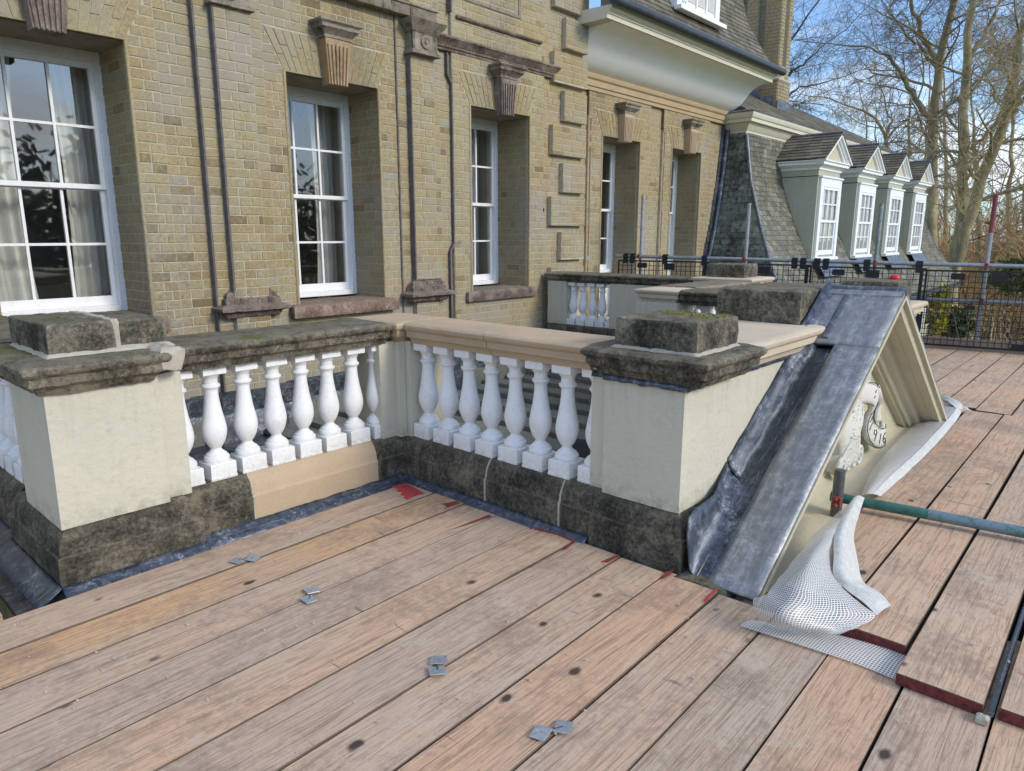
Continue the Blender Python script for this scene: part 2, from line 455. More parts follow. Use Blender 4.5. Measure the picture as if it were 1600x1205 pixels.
def m_glass(name):
    m = bpy.data.materials.new(name); m.use_nodes = True; t = m.node_tree; t.nodes.clear()
    o = t.nodes.new("ShaderNodeOutputMaterial"); mx = t.nodes.new("ShaderNodeMixShader")
    tr = t.nodes.new("ShaderNodeBsdfTransparent"); tr.inputs[0].default_value = (0.86, 0.89, 0.88, 1)
    gl = t.nodes.new("ShaderNodeBsdfGlossy"); gl.inputs["Roughness"].default_value = 0.02
    fr = t.nodes.new("ShaderNodeFresnel"); fr.inputs[0].default_value = 1.6
    ml = t.nodes.new("ShaderNodeMath"); ml.operation = 'MULTIPLY_ADD'; ml.inputs[1].default_value = 1.1; ml.inputs[2].default_value = 0.11
    nz = t.nodes.new("ShaderNodeTexNoise"); nz.inputs["Scale"].default_value = 3.0; nz.inputs["Detail"].default_value = 1
    g = t.nodes.new("ShaderNodeNewGeometry"); t.links.new(g.outputs["Position"], nz.inputs["Vector"])
    b = t.nodes.new("ShaderNodeBump"); b.inputs["Strength"].default_value = 0.06; b.inputs["Distance"].default_value = 0.02
    t.links.new(nz.outputs["Fac"], b.inputs["Height"]); t.links.new(b.outputs["Normal"], gl.inputs["Normal"])
    t.links.new(fr.outputs[0], ml.inputs[0]); t.links.new(ml.outputs[0], mx.inputs[0])
    t.links.new(tr.outputs[0], mx.inputs[1]); t.links.new(gl.outputs[0], mx.inputs[2]); t.links.new(mx.outputs[0], o.inputs[0])
    return m

def m_netting(name):
    t = NT(name, 0.4)
    uv = t.n.new("ShaderNodeUVMap"); uv.uv_map = "uv"
    def line(ax, pitch, w):
        f = t.math('FRACT', t.math('DIVIDE', t.sep(uv.outputs[0], ax), pitch))
        return t.math('LESS_THAN', f, w)
    th = t.math('MAXIMUM', line(0, 0.0095, 0.25), line(1, 0.0095, 0.25))
    t.color((0.74, 0.74, 0.72))
    film = t.n.new("ShaderNodeMixShader"); tr = t.n.new("ShaderNodeBsdfTransparent"); tr.inputs[0].default_value = (0.9, 0.9, 0.9, 1)
    gl = t.n.new("ShaderNodeBsdfPrincipled"); gl.inputs["Base Color"].default_value = (0.55, 0.56, 0.56, 1); gl.inputs["Roughness"].default_value = 0.28
    film.inputs[0].default_value = 0.30
    t.l(tr.outputs[0], film.inputs[1]); t.l(gl.outputs[0], film.inputs[2])
    mx = t.n.new("ShaderNodeMixShader"); t.l(th, mx.inputs[0]); t.l(film.outputs[0], mx.inputs[1]); t.l(t.b.outputs[0], mx.inputs[2])
    t.l(mx.outputs[0], t.n["Material Output"].inputs["Surface"])
    return t.m

def m_bark(name, a=(0.13, 0.11, 0.08), b=(0.46, 0.385, 0.225), g=(0.22, 0.215, 0.085)):
    t = NT(name, 0.95)
    n = t.mix(0.5, t.noise(1.2, 6, 0.65), t.noise(9, 6, 0.7, t.scale(t.pos, (1, 1, 0.35))))
    c = t.ramp(n, [(0.36, a), (0.62, b)])
    c = t.mix(t.ramp(t.noise(0.9, 4), [(0.48, 0.0), (0.66, 0.6)]), c, g)
    t.color(c); t.bump(t.noise(7, 6, 0.7), 0.6, 0.05)
    return t.m

M = dict(
    brick=m_brick("buff brick"), brick_warm=m_brick("warm brick", 0.22), brick_orange=m_brick("orange brick", 0.6),
    mortar=plain("lime mortar", (0.41, 0.365, 0.28), 0.95, 0, 0.2, 20, 0.4),
    old=m_stone_old("blackened stone"), plinth=m_stone_old("damp plinth stone", (0.024, 0.022, 0.018), (0.088, 0.079, 0.060), (0.235, 0.207, 0.155), 0.5, 0.01),
    old_lite=m_stone_old("weathered stone", (0.10, 0.09, 0.07), (0.22, 0.19, 0.15), (0.36, 0.31, 0.25), 0.25),
    red_stone=m_stone_old("red sandstone", (0.09, 0.055, 0.042), (0.22, 0.135, 0.10), (0.40, 0.32, 0.26), 0.15),
    rust_stone=m_stone_old("ochre stained stone", (0.16, 0.11, 0.07), (0.32, 0.20, 0.10), (0.40, 0.30, 0.20), 0.0, -0.03),
    new=m_stone_new("new sandstone"), new_cream=m_stone_new("fresh limestone", (0.56, 0.475, 0.36)), band=m_stone_new("stone band", (0.42, 0.32, 0.20)),
    cream=m_render("cream masonry paint", (0.555, 0.53, 0.43), 0.25, True), cheek=m_render("dormer cheek paint", (0.43, 0.435, 0.345), 0.75),
    tymp=m_render("pediment cream", (0.52, 0.48, 0.355), 0.25), trim=m_render("cream trim", (0.62, 0.59, 0.48), 0.2),
    white=m_white("white paint"), joinery=m_white("white joinery", (0.80, 0.82, 0.84)), cove=plain("white cove", (0.88, 0.88, 0.88), 0.8, 0, 0.03, 3),
    wood=m_wood("scaffold board wood"), lead=m_lead("lead sheet"), lead_dark=m_lead("dark lead", (0.030, 0.037, 0.050), (0.19, 0.22, 0.265), (1.5, 9, 1.5), 0.05),
    lead_rake=m_lead("weathered lead", (0.15, 0.158, 0.165), (0.48, 0.495, 0.505), (1.2, 9, 1.2), -0.03), lead_blue=m_lead("burnished lead", (0.028, 0.037, 0.056), (0.20, 0.235, 0.30), (9, 9, 2.5), 0.02),
    mauve=m_stone_old("weathered mauve stone", (0.055, 0.042, 0.036), (0.17, 0.125, 0.105), (0.33, 0.275, 0.235), 0.1),
    slate=m_slate("green slate", [(0.12, 0.115, 0.08), (0.19, 0.18, 0.135), (0.27, 0.26, 0.205)], 0.8, 0.45),
    slate_wet=m_slate("streaked slate", [(0.12, 0.14, 0.12), (0.20, 0.225, 0.19), (0.29, 0.31, 0.27)], 0.6, 0.9),
    slate_dark=m_slate("dark slate", [(0.075, 0.065, 0.045), (0.125, 0.11, 0.08), (0.19, 0.17, 0.13)], 0.6),
    paver=m_slate("mossy stone flag", [(0.11, 0.12, 0.105), (0.155, 0.16, 0.14), (0.20, 0.20, 0.175)], 0.4),
    glass=m_glass("old glass"), room=plain("room wall", (0.52, 0.51, 0.48), 0.9), curtain=plain("curtain cloth", (0.80, 0.79, 0.77), 0.9, 0, 0.08, 6), shutter=plain("grey shutter", (0.56, 0.57, 0.56), 0.6),
    net=m_netting("reinforced sheeting"), hem=plain("white hem", (0.60, 0.60, 0.565), 0.55, 0, 0.1, 40, 0.4),
    galv=plain("galvanised tube", (0.30, 0.325, 0.36), 0.42, 0.5, 0.25, 30), green=plain("green painted tube", (0.045, 0.15, 0.125), 0.4, 0, 0.35, 30), tube_dark=plain("dark steel", (0.12, 0.13, 0.14), 0.45, 0.5, 0.25, 30),
    red=plain("red paint", (0.23, 0.05, 0.042), 0.7, 0, 0.4, 60, 0.3), red_bright=plain("bright red paint", (0.46, 0.06, 0.06), 0.7, 0, 0.35, 50, 0.2), maroon=plain("red end paint", (0.14, 0.03, 0.028), 0.8, 0, 0.5, 60, 0.4),
    plate=plain("zinc plate", (0.42, 0.46, 0.50), 0.38, 0.7, 0.2, 90), plastic=plain("black plastic", (0.013, 0.015, 0.019), 0.42, 0, 0.2, 20),
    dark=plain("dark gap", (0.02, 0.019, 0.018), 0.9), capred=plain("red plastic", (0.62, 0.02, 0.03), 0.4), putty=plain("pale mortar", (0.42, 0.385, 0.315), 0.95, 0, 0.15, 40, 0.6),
    carving=m_white("carved white", (0.62, 0.61, 0.56), 0.7), ink=plain("dark lettering", (0.035, 0.035, 0.035), 0.8),
    gutter=plain("black gutter", (0.035, 0.042, 0.052), 0.4, 0, 0.25, 12), bark=m_bark("beech bark"), bark_dark=m_bark("dark bark", (0.03, 0.027, 0.022), (0.11, 0.098, 0.078), (0.07, 0.075, 0.035)),
    twig=plain("winter twigs", (0.19, 0.15, 0.125), 0.9, 0, 0.3, 0.6), twig_pale=plain("pale twigs", (0.42, 0.33, 0.19), 0.9, 0, 0.35, 0.8), twig_brown=plain("brown twigs", (0.42, 0.27, 0.125), 0.9, 0, 0.4, 0.8),
)

t = NT("worn teal tube", .42, .2)
t.color(t.mix(t.ramp(t.mix(.5, t.noise(3, 4), t.noise(40, 5, .75)), [(.46, 0.0), (.56, 1.0)]), (.045, .155, .135), (.17, .235, .27)))
M["teal"] = t.m

t = NT("white hem", .55)
uv = t.n.new("ShaderNodeUVMap"); uv.uv_map = "uv"
ln = t.math('LESS_THAN', t.math('FRACT', t.math('DIVIDE', t.sep(uv.outputs[0], 0), .0095)), .4)
t.color(t.mix(t.math('MULTIPLY', ln, .55), t.ramp(t.noise(30, 5, .7), [(.35, (.50, .50, .47)), (.65, (.66, .66, .63))]), (.40, .40, .38)))
t.bump(t.noise(26, 5, .65), .6, .01); M["hem"] = t.m
# ================================================================ BRICKWORK
BRICK_ME = {}
def brick_mesh(k, mat):
    key = (k, mat.name)
    if key not in BRICK_ME:
        b = MB(); e = 0.06
        b.v = [(0, 0, 0), (1, 0, 0), (1, 1, 0), (0, 1, 0), (e * 0.4, e, 1), (1 - e * 0.4, e, 1), (1 - e * 0.4, 1 - e, 1), (e * 0.4, 1 - e, 1)]
        for q in ((4, 5, 6, 7), (0, 1, 5, 4), (1, 2, 6, 5), (2, 3, 7, 6), (3, 0, 4, 7)): b.face(q, k / 15.0)
        me = bpy.data.meshes.new("brick"); me.from_pydata(b.v, [], b.f)
        a = me.attributes.new("tint", 'FLOAT', 'FACE'); a.data.foreach_set("value", b.t); me.materials.append(mat)
        BRICK_ME[key] = me
    return BRICK_ME[key]

class Bricks:
    """brick positions of one building; the nearest 300 become brick parts, the others one mesh"""
    def __init__(s): s.l = []
    def patch(s, O, U, N, u0, u1, v0, v1, holes=(), course=0.075, lens=(0.215, 0.1025), mat="brick", proud=0.0044, seed=0, phase=0.0):
        rnd = random.Random(seed * 977 + int(u0 * 100))
        O = Vector(O); U = Vector(U); N = Vector(N)
        k0 = int(math.floor(v0 / course)); k = k0
        while k * course < v1 - 0.01:
            za, zb = max(v0, k * course), min(v1, (k + 1) * course - 0.008)
            if zb - za > 0.02:
                zm = (za + zb) / 2
                iv = [(u0, u1)]
                for h in holes:
                    g = h(zm)
                    if g is None: continue
                    nv = []
                    for a, b in iv:
                        if g[1] <= a or g[0] >= b: nv.append((a, b)); continue
                        if g[0] > a: nv.append((a, g[0]))
                        if g[1] < b: nv.append((g[1], b))
                    iv = nv
                for a, b in iv:
                    u = a
                    head = (k % 2 == 0)
                    first = True
                    while u < b - 0.02:
                        L = lens[1] if head else lens[0]
                        if first and k % 2: L = lens[0] * 0.75
                        if rnd.random() < 0.2: L = lens[rnd.randrange(2)]
                        first = False
                        e = min(b, u + L)
                        if b - e < 0.045: e = b
                        s.l.append((O + U * (u + 0.004) + Vector((0, 0, za)), U, N, e - u - 0.008, zb - za, proud + rnd.uniform(-0.002, 0.0025), s.tint(rnd), mat))
                        u = e + 0.001; head = not head
            k += 1
    @staticmethod
    def tint(rnd):
        r = rnd.random()
        return min(15, int(16 * rnd.random())) if r < 0.30 else rnd.choice((4, 5, 6, 7, 8, 9, 10, 11))
    def build(s, parent, n_parts, name="brick", stuff="brickwork"):
        org = ORG[parent]
        def key(b):
            c = b[0] + b[1] * (b[3] / 2)
            d = c - EYE
            u = d.dot(_rt) / max(0.1, d.dot(_fw)); w = d.dot(_up) / max(0.1, d.dot(_fw))
            vis = abs(u * FPX) < 800 and abs(w * FPX) < 602 and b[3] > 0.09 and abs(b[2].y) > 0.5
            return d.length if vis else 1e6 + d.length
        s.l.sort(key=key)
        for (p, U, N, w, h, d, t, mat) in s.l[:n_parts]:
            o = bpy.data.objects.new(name, brick_mesh(t, M[mat]))
            mt = Matrix.Identity(4)
            V = Vector((0, 0, 1))
            for i in range(3):
                mt[i][0] = U[i] * w; mt[i][1] = V[i] * h; mt[i][2] = N[i] * d; mt[i][3] = p[i] - org[i]
            COL.objects.link(o); o.parent = parent; o.matrix_local = mt
        bym = {}
        for b in s.l[n_parts:]: bym.setdefault(b[7], []).append(b)
        for mat, lst in bym.items():
            m = MB()
            for (p, U, N, w, h, d, t, _) in lst:
                V = Vector((0, 0, 1)); base = len(m.v)
                for (uu, vv, nn) in ((0, 0, 0), (w, 0, 0), (w, h, 0), (0, h, 0), (.003, .003, d), (w - .003, .003, d), (w - .003, h - .003, d), (.003, h - .003, d)):
                    m.v.append(tuple(p + U * uu + V * vv + N * nn))
                for q in ((4, 5, 6, 7), (0, 1, 5, 4), (1, 2, 6, 5), (2, 3, 7, 6), (3, 0, 4, 7)): m.face([base + i for i in q], t / 15.0)
            m.build(stuff, M[mat], parent, kind="stuff")

def voussoirs(parent, cx, z0, z1, hw, hwt, Y, mat, n=14, skip=0.12):
    for i in range(n):
        a, b = i / n, (i + 1) / n
        xa0, xb0 = cx - hw + 2 * hw * a, cx - hw + 2 * hw * b
        xa1, xb1 = cx - hwt + 2 * hwt * a, cx - hwt + 2 * hwt * b
        if abs((xa0 + xb0) / 2 - cx) < skip - 0.03: continue
        for (f0, f1) in ((0.0, 0.62), (0.62, 1.0)) if i % 2 else ((0.0, 0.38), (0.38, 1.0)):
            g = 0.004; m = MB()
            def L(p, q, f): return p + (q - p) * f
            za, zb = z0 + (z1 - z0) * f0 + g, z0 + (z1 - z0) * f1 - g
            x = [L(xa0, xa1, f0) + g, L(xb0, xb1, f0) - g, L(xb0, xb1, f1) - g, L(xa0, xa1, f1) + g]
            d = random.uniform(0.005, 0.010)
            m.hexa([(x[0], Y - d, za), (x[1], Y - d, za), (x[1], Y + .01, za), (x[0], Y + .01, za), (x[3], Y - d, zb), (x[2], Y - d, zb), (x[2], Y + .01, zb), (x[3], Y + .01, zb)],
                   random.choice((0.3, 0.4, 0.5, 0.6, 0.7)))
            m.build("voussoir", mat, parent)

def keystone(parent, cx, Y, z0, z1, w0, w1, mat, capmat, flutes=5):
    m = MB()
    m.hexa([(cx - w0 / 2, Y - .10, z0), (cx + w0 / 2, Y - .10, z0), (cx + w0 / 2, Y + .02, z0), (cx - w0 / 2, Y + .02, z0),
            (cx - w1 / 2, Y - .12, z1), (cx + w1 / 2, Y - .12, z1), (cx + w1 / 2, Y + .02, z1), (cx - w1 / 2, Y + .02, z1)])
    k = m.build("keystone", mat, parent, bevel=0.006)
    f = MB(); nf = flutes + 1
    for i in range(nf):
        a = -0.46 + 0.92 * (i + 0.18) / nf; b = -0.46 + 0.92 * (i + 0.72) / nf
        zt = z1 - .05
        f.hexa([(cx + w0 * a, Y - .116, z0 + .004), (cx + w0 * b, Y - .116, z0 + .004), (cx + w0 * b, Y - .098, z0 + .004), (cx + w0 * a, Y - .098, z0 + .004),
                (cx + w1 * a, Y - .134, zt), (cx + w1 * b, Y - .134, zt), (cx + w1 * b, Y - .112, zt), (cx + w1 * a, Y - .112, zt)])
    f.build("fluting", mat, k, bevel=0.004)
    c = MB()
    c.ring_block(cx - w1 / 2, cx + w1 / 2, Y - .11, Y + .03, [(.0, z1), (.012, z1 + .004), (.012, z1 + .03), (.03, z1 + .045), (.055, z1 + .075), (.062, z1 + .078), (.062, z1 + .105), (.085, z1 + .125), (.085, z1 + .14), (.03, z1 + .15)], 0.04)
    c.build("keystone_cap", capmat, parent, rough=0.004, freq=20, smooth=40)

# ---------------------------------------------------------------- windows
def sash_window(parent, cx, zb, zt, Y, hw, cols=3, rows=4, room=True, curtain=True, shutter=True):
    """white sash window, glass plane at Y, seen from -Y"""
    fw = 0.075
    m = MB()
    m.box(cx - hw, cx - hw + fw, Y - .04, Y + .10, zb, zt)
    m.box(cx + hw - fw, cx + hw, Y - .04, Y + .10, zb, zt)
    m.box(cx - hw + fw, cx + hw - fw, Y - .04, Y + .10, zt - .10, zt)
    m.box(cx - hw + fw, cx + hw - fw, Y - .05, Y + .10, zb, zb + .05)
    w = m.build("window", M["joinery"], parent, bevel=0.004)
    x0, x1 = cx - hw + fw, cx + hw - fw
    z0, z1 = zb + .05, zt - .10
    zm = (z0 + z1) / 2
    for (za, zb_, dy) in ((zm - .015, z1, 0.0), (z0, zm + .015, 0.035)):
        s = MB(); t = .034
        s.box(x0, x0 + t, Y + dy - .02, Y + dy + .02, za, zb_); s.box(x1 - t, x1, Y + dy - .02, Y + dy + .02, za, zb_)
        s.box(x0 + t, x1 - t, Y + dy - .02, Y + dy + .02, zb_ - (.038 if dy else .045), zb_)
        s.box(x0 + t, x1 - t, Y + dy - .02, Y + dy + .02, za, za + (.075 if dy else .038))
        s.build("sash", M["joinery"], w, bevel=0.003)
        gx0, gx1 = x0 + t, x1 - t
        gz0, gz1 = za + (.075 if dy else .038), zb_ - (.038 if dy else .045)
        bt = .010
        r2 = rows // 2
        bx = MB()
        for i in range(1, cols):
            xx = gx0 + (gx1 - gx0) * i / cols
            bx.box(xx - bt, xx + bt, Y + dy - .017, Y + dy + .012, gz0, gz1)
        for j in range(1, r2):
            zz = gz0 + (gz1 - gz0) * j / r2
            for i in range(cols):
                xa = gx0 + (gx1 - gx0) * i / cols + (bt if i else 0); xb = gx0 + (gx1 - gx0) * (i + 1) / cols - (bt if i < cols - 1 else 0)
                bx.box(xa, xb, Y + dy - .015, Y + dy + .012, zz - bt, zz + bt)
        bx.build("sash_bar", M["joinery"], w)
        for i in range(cols):
            for j in range(r2):
                p = MB()
                xa, xb = gx0 + (gx1 - gx0) * i / cols + .004, gx0 + (gx1 - gx0) * (i + 1) / cols - .004
                ya, yb = gz0 + (gz1 - gz0) * j / r2 + .004, gz0 + (gz1 - gz0) * (j + 1) / r2 - .004
                a, b = random.uniform(-.0025, .0025), random.uniform(-.0025, .0025)
                p.poly([(xa, Y + dy + a, ya), (xb, Y + dy + b, ya), (xb, Y + dy + b, yb), (xa, Y + dy + a, yb)])
                p.build("pane", M["glass"], w, fixn=False)
    if room:
        r = MB(); a, b, c, d = cx - hw - .5, cx + hw + .5, Y + .12, Y + 2.4
        r.poly([(a, d, zb - .7), (b, d, zb - .7), (b, d, zt + .4), (a, d, zt + .4)]); r.poly([(a, c, zb - .7), (a, d, zb - .7), (a, d, zt + .4), (a, c, zt + .4)])
        r.poly([(b, d, zb - .7), (b, c, zb - .7), (b, c, zt + .4), (b, d, zt + .4)]); r.poly([(a, c, zb - .7), (b, c, zb - .7), (b, d, zb - .7), (a, d, zb - .7)])
        r.poly([(a, c, zt + .4), (a, d, zt + .4), (b, d, zt + .4), (b, c, zt + .4)])
        r.build("room_wall", M["room"], w)
    if shutter:
        for sgn in (-1, 1):
            s = MB(); xs = cx + sgn * (hw + .02)
            s.box(min(xs, xs + sgn * .04), max(xs, xs + sgn * .04), Y + .10, Y + .62, zb, zt)
            for (a, b) in ((zb + .15, zm - .25), (zm - .1, zt - .2)):
                s.box(min(xs, xs - sgn * .012), max(xs, xs - sgn * .012), Y + .18, Y + .54, a, b)
            s.build("shutter", M["shutter"], w)
    if curtain:
        for sgn in (-1, 1):
            rows_ = []
            for k in range(9):
                z = zt + .05 - (zt - zb + .3) * k / 8
                rr = []
                for i in range(33):
                    f = i / 32
                    x = cx + sgn * (hw * (.98 - (.60 if sgn > 0 else .95) * f * (1 - .14 * math.sin(k / 8 * math.pi))))
                    rr.append((x, Y + .30 + .035 * math.sin(f * 30 + k * .15) + .02 * math.sin(f * 11), z))
                rows_.append(rr)
            c = MB(); c.grid(rows_); c.build("curtain", M["curtain"], w, smooth=180)
    return w

M["shade_stain"] = plain("shade and stain render", (0.125, 0.113, 0.115), 0.9, 0, 0.3, 18, 0.5); M["brown_return"] = plain("brown shade and stain brick", (0.15, 0.105, 0.06), 0.9, 0, 0.3, 18, 0.5)  # both tones hold the shade of the return faces as well as staining
# ================================================================ MAIN HOUSE
YF = 5.85
ZS, ZH = 0.69, 2.73                       # sill, head
WX = (1.745, 4.06, 6.285); HW = 0.505
house = thing("main_house", (4.0, YF, -0.5), "buff brick house front with three tall white sash windows behind the parapet", "house")
def strip_of(x):
    pass
strips = [(-2.2, 0.55, 5.85), (0.55, 1.02, 5.85), (1.02, 2.47, 5.815), (2.47, 2.76, 5.85), (2.76, 2.89, 5.79), (2.89, 3.20, 5.73), (3.20, 3.33, 5.79), (3.33, 4.79, 5.85),
          (4.79, 4.92, 5.835), (4.92, 5.23, 5.77), (5.23, 5.36, 5.835), (5.36, 5.52, 5.85), (5.52, 7.06, 5.81), (7.06, 7.885, 5.85)]
ZB, ZTOP = -0.02, 4.5
bk = Bricks()
mw = MB()
def win_hole(cx, hw, z0, z1, kh=0.33, spread=0.17, sill=0.12, sw=0.61):
    def f(z):
        if z0 <= z <= z1: return (cx - hw, cx + hw)
        if z1 < z < z1 + kh: s = hw + (z - z1) / kh * spread; return (cx - s, cx + s)
        if z0 - sill < z < z0: return (cx - sw, cx + sw)
        return None
    return f
holes = [win_hole(c, HW, ZS, ZH) for c in WX]
def band_hole(a, b, z0, z1):
    return lambda z: (a, b) if z0 <= z <= z1 else None
for i, (x0, x1, y) in enumerate(strips):
    cut = [x0] + [v for c in WX for v in (c - HW, c + HW) if x0 < v < x1] + [x1]
    for a, b in zip(cut[:-1], cut[1:]):
        mid = (a + b) / 2
        if any(abs(mid - c) < HW for c in WX):
            mw.box(a, b, y, 6.42, -0.45, ZS - 0.06); mw.box(a, b, y, 6.42, ZH, ZTOP)
        else:
            mw.box(a, b, y, 6.42, -0.45, ZTOP)
    bk.patch((0, y, 0), (1, 0, 0), (0, -1, 0), x0, x1, ZB, ZTOP, holes, seed=i + 1, mat='brick_warm' if x0 > 7 else 'brick')
mw.build("wall", M["mortar"], house)
# reveals (brick cheeks of the window openings facing left) and soffits
for c in WX:
    for sg in (-1, 1):
        bk.patch((c + sg * HW, 5.84, 0), (0, 1, 0), (-sg, 0, 0), 0.02, 0.50, ZS, ZH, seed=int(c * 10) + sg, proud=0.004)
bk.build(house, 300)
for c in WX:
    Yp = 5.85 if abs(c - 4.06) < .1 else (5.815 if c < 3 else 5.81)
    voussoirs(house, c, ZH + .004, ZH + .33, HW, HW + .17, Yp, M["brick"], 16)
    bd = MB(); r = .017
    bd.tube([(c - HW, Yp - .002, ZS), (c - HW, Yp - .002, ZH), (c + HW, Yp - .002, ZH), (c + HW, Yp - .002, ZS)], r, 8)
    bd.build("bead_moulding", M["brick"], house, smooth=60)
    so = MB(); so.box(c - HW + .004, c + HW - .004, Yp + .03, 6.33, ZH - .012, ZH + .02); so.build("soffit", M["old_lite"], house)
    sash_window(house, c, ZS + .03, ZH + .01, 6.37, HW + .02)
    s = MB(); s.ring_block(c - .60, c + .60, 5.76, 6.32, [(0, ZS - .105), (.004, ZS - .10), (.006, ZS - .02), (0, ZS), (-.02, ZS + .012), (-.2, ZS + .03)], .03)
    s.build("window_sill", M["red_stone"] if c < 5 else M["mauve"], house, rough=.002, freq=30, smooth=40)
keystone(house, 4.05, 5.85, 2.665, 3.05, .20, .27, M["rust_stone"], M["old_lite"])
keystone(house, 6.29, 5.80, 2.665, 3.05, .20, .27, M["mauve"], M["mauve"])
keystone(house, 1.735, 5.80, 2.665, 3.05, .20, .27, M["mauve"], M["mauve"])
# pilaster bases and capitals
for px in (3.045, 5.075):
    b = MB()
    b.ring_block(px - .26, px + .26, 5.70, 5.83, [(-.03, .64), (-.01, .66), (.0, .69), (.05, .705), (.055, .735), (.01, .75), (-.01, .76), (-.01, .80), (-.03, .815), (-.035, .84), (-.06, .86), (-.075, .875)], .02)
    b.build("pilaster_base", M["mauve"], house, rough=.0045, freq=26, smooth=50)
    c = MB()
    c.ring_block(px - .16, px + .16, 5.715, 5.83, [(.0, 3.09), (.03, 3.095), (.03, 3.12), (.008, 3.13), (.0, 3.14), (.0, 3.29), (.015, 3.30), (.02, 3.32), (.06, 3.36), (.07, 3.385), (.08, 3.40), (.05, 3.41)], .02)
    c.build("pilaster_capital", M["old_lite"], house, rough=.006, freq=18, smooth=50)
    rs = MB(); rs.lathe(0, 0, [(.058, 0), (.062, .012), (.045, .02), (.035, .012), (.02, .012), (.018, .024), (.004, .026)], 20)
    rs.v = [(px + a, 5.712 - z, 3.215 + b_) for (a, b_, z) in rs.v]
    rs.build("rosette", M["old_lite"], house, smooth=50)
# string courses / cornices above the windows
for (a, b, y0) in ((2.10 - 1.55, 2.47, 5.80), (5.30, 7.24, 5.80)):
    c = MB(); c.ring_block(a, b, y0 - .01, 5.84, [(-.02, 3.215), (-.01, 3.22), (-.008, 3.24), (.008, 3.25), (.008, 3.268), (.03, 3.29), (.05, 3.325), (.06, 3.33), (.06, 3.345), (.02, 3.365), (-.02, 3.37)], .025)
    c.build("string_course", M["mauve"], house, rough=.0045, freq=24, smooth=40)
    f = MB(); f.ring_block(a + .30, b - .27, 5.79, 5.84, [(0, 3.555), (.008, 3.56), (.02, 3.572), (.02, 3.585), (0, 3.595)], .05)
    f.build("frieze_moulding", M["mauve"], house, rough=.003, freq=24, smooth=40)
bn = MB(); bn.ring_block(2.86, 5.26, 5.745, 5.84, [(0, 3.43), (.004, 3.435), (.004, 3.52), (.02, 3.53), (.02, 3.545), (0, 3.55)], .1)
bn.build("stone_band", M["old_lite"], house, rough=.004, smooth=40)
for (a, b) in ((5.72, 6.62), (3.5, 4.6)):
    for (q0, q1, r0, r1, nm) in ((a, b, 3.76, 3.80, 0), (a, a + .04, 3.80, 4.5, 0), (b - .04, b, 3.80, 4.5, 0)):
        p = MB(); p.box(q0, q1, 5.795, 5.83 if a > 5 else 5.852, r0, r1); p.build("panel_moulding", M["old_lite"], house, bevel=.006)
# quoins at the far corner
qz = [(1.02, 1.375, 7.40), (1.455, 1.815, 7.185), (1.875, 2.235, 7.42), (2.325, 2.68, 7.205), (2.75, 3.105, 7.43), (3.18, 3.53, 7.215), (3.60, 3.95, 7.44), (4.03, 4.38, 7.22), (.58, .93, 7.2)]
qb = Bricks()
for i, (za, zb, xl) in enumerate(qz):
    q = MB(); q.box(xl, 7.90, 5.778, 5.845, za, zb); q.build("quoin", M["mortar"], house)
    qb.patch((0, 5.778, 0), (1, 0, 0), (0, -1, 0), xl + .002, 7.898, za + .001, zb - .001, mat="brick_warm", seed=50 + i, course=.0745, lens=(.215, .16), proud=.004)
qb.build(house, 0)
v = MB(); v.lathe(0, 0, [(.028, 0), (.03, .03), (.02, .03), (.018, .004)], 14); v.v = [(7.06 + a, 5.843 - z, 1.645 + b) for (a, b, z) in v.v]; v.build("vent_pipe", M["plastic"], house, smooth=40)
# returns of the pilasters and raised panels, dark with stain plus painted-in shade (they face the camera's left)
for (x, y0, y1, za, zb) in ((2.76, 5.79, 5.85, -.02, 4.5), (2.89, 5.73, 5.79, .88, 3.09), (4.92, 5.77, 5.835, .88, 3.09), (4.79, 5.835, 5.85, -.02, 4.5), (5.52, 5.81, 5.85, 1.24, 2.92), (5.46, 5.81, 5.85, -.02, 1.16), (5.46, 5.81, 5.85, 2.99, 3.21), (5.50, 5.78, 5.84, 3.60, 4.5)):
    p = MB(); p.ring_block(x - .008, x + .009, y0 - .004, y1 + .0, [(0, za), (0, (za + zb) / 2), (0, zb)], .03); p.build("shade_stained_return", M["shade_stain"], house, rough=.002, freq=20)
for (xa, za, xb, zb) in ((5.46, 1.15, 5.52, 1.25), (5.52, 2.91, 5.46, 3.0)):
    p = MB(); p.hexa([(xa - .012, 5.806, za), (xa + .012, 5.806, za), (xa + .012, 5.85, za), (xa - .012, 5.85, za), (xb - .012, 5.806, zb), (xb + .012, 5.806, zb), (xb + .012, 5.85, zb), (xb - .012, 5.85, zb)]); p.build("shade_stained_return", M["shade_stain"], house)
# dark stone plinth with lead upstand at the foot of the wall
for (a, b, y) in ((-2.2, 2.70, 5.80), (2.70, 3.36, 5.70), (3.36, 4.76, 5.80), (4.76, 5.42, 5.70), (5.42, 7.88, 5.80)):
    p = MB()
    p.ring_block(a + .003, b - .003, y, 5.848, [(0.06, -.50), (.06, -.17), (.045, -.15), (.03, -.15), (.03, -.02), (.0, 0.0), (-.02, .012)], .05)
    p.build("plinth_course", M["lead_dark"], house, rough=.006, freq=10, smooth=40)
for (a, b, y) in ((.55, 2.70, 5.73), (3.37, 4.75, 5.73), (5.43, 7.0, 5.73)):
    x = a
    while x < b - .2:
        w = random.uniform(.5, .8); e = min(b, x + w)
        q = MB(); q.ring_block(x + .004, e - .004, y - .008, y + .03, [(0, -.50), (.002, -.20), (-.006, -.195)], .06); q.build("plinth_stone", M["paver"], house, rough=.006, freq=12, smooth=40)
        x = e
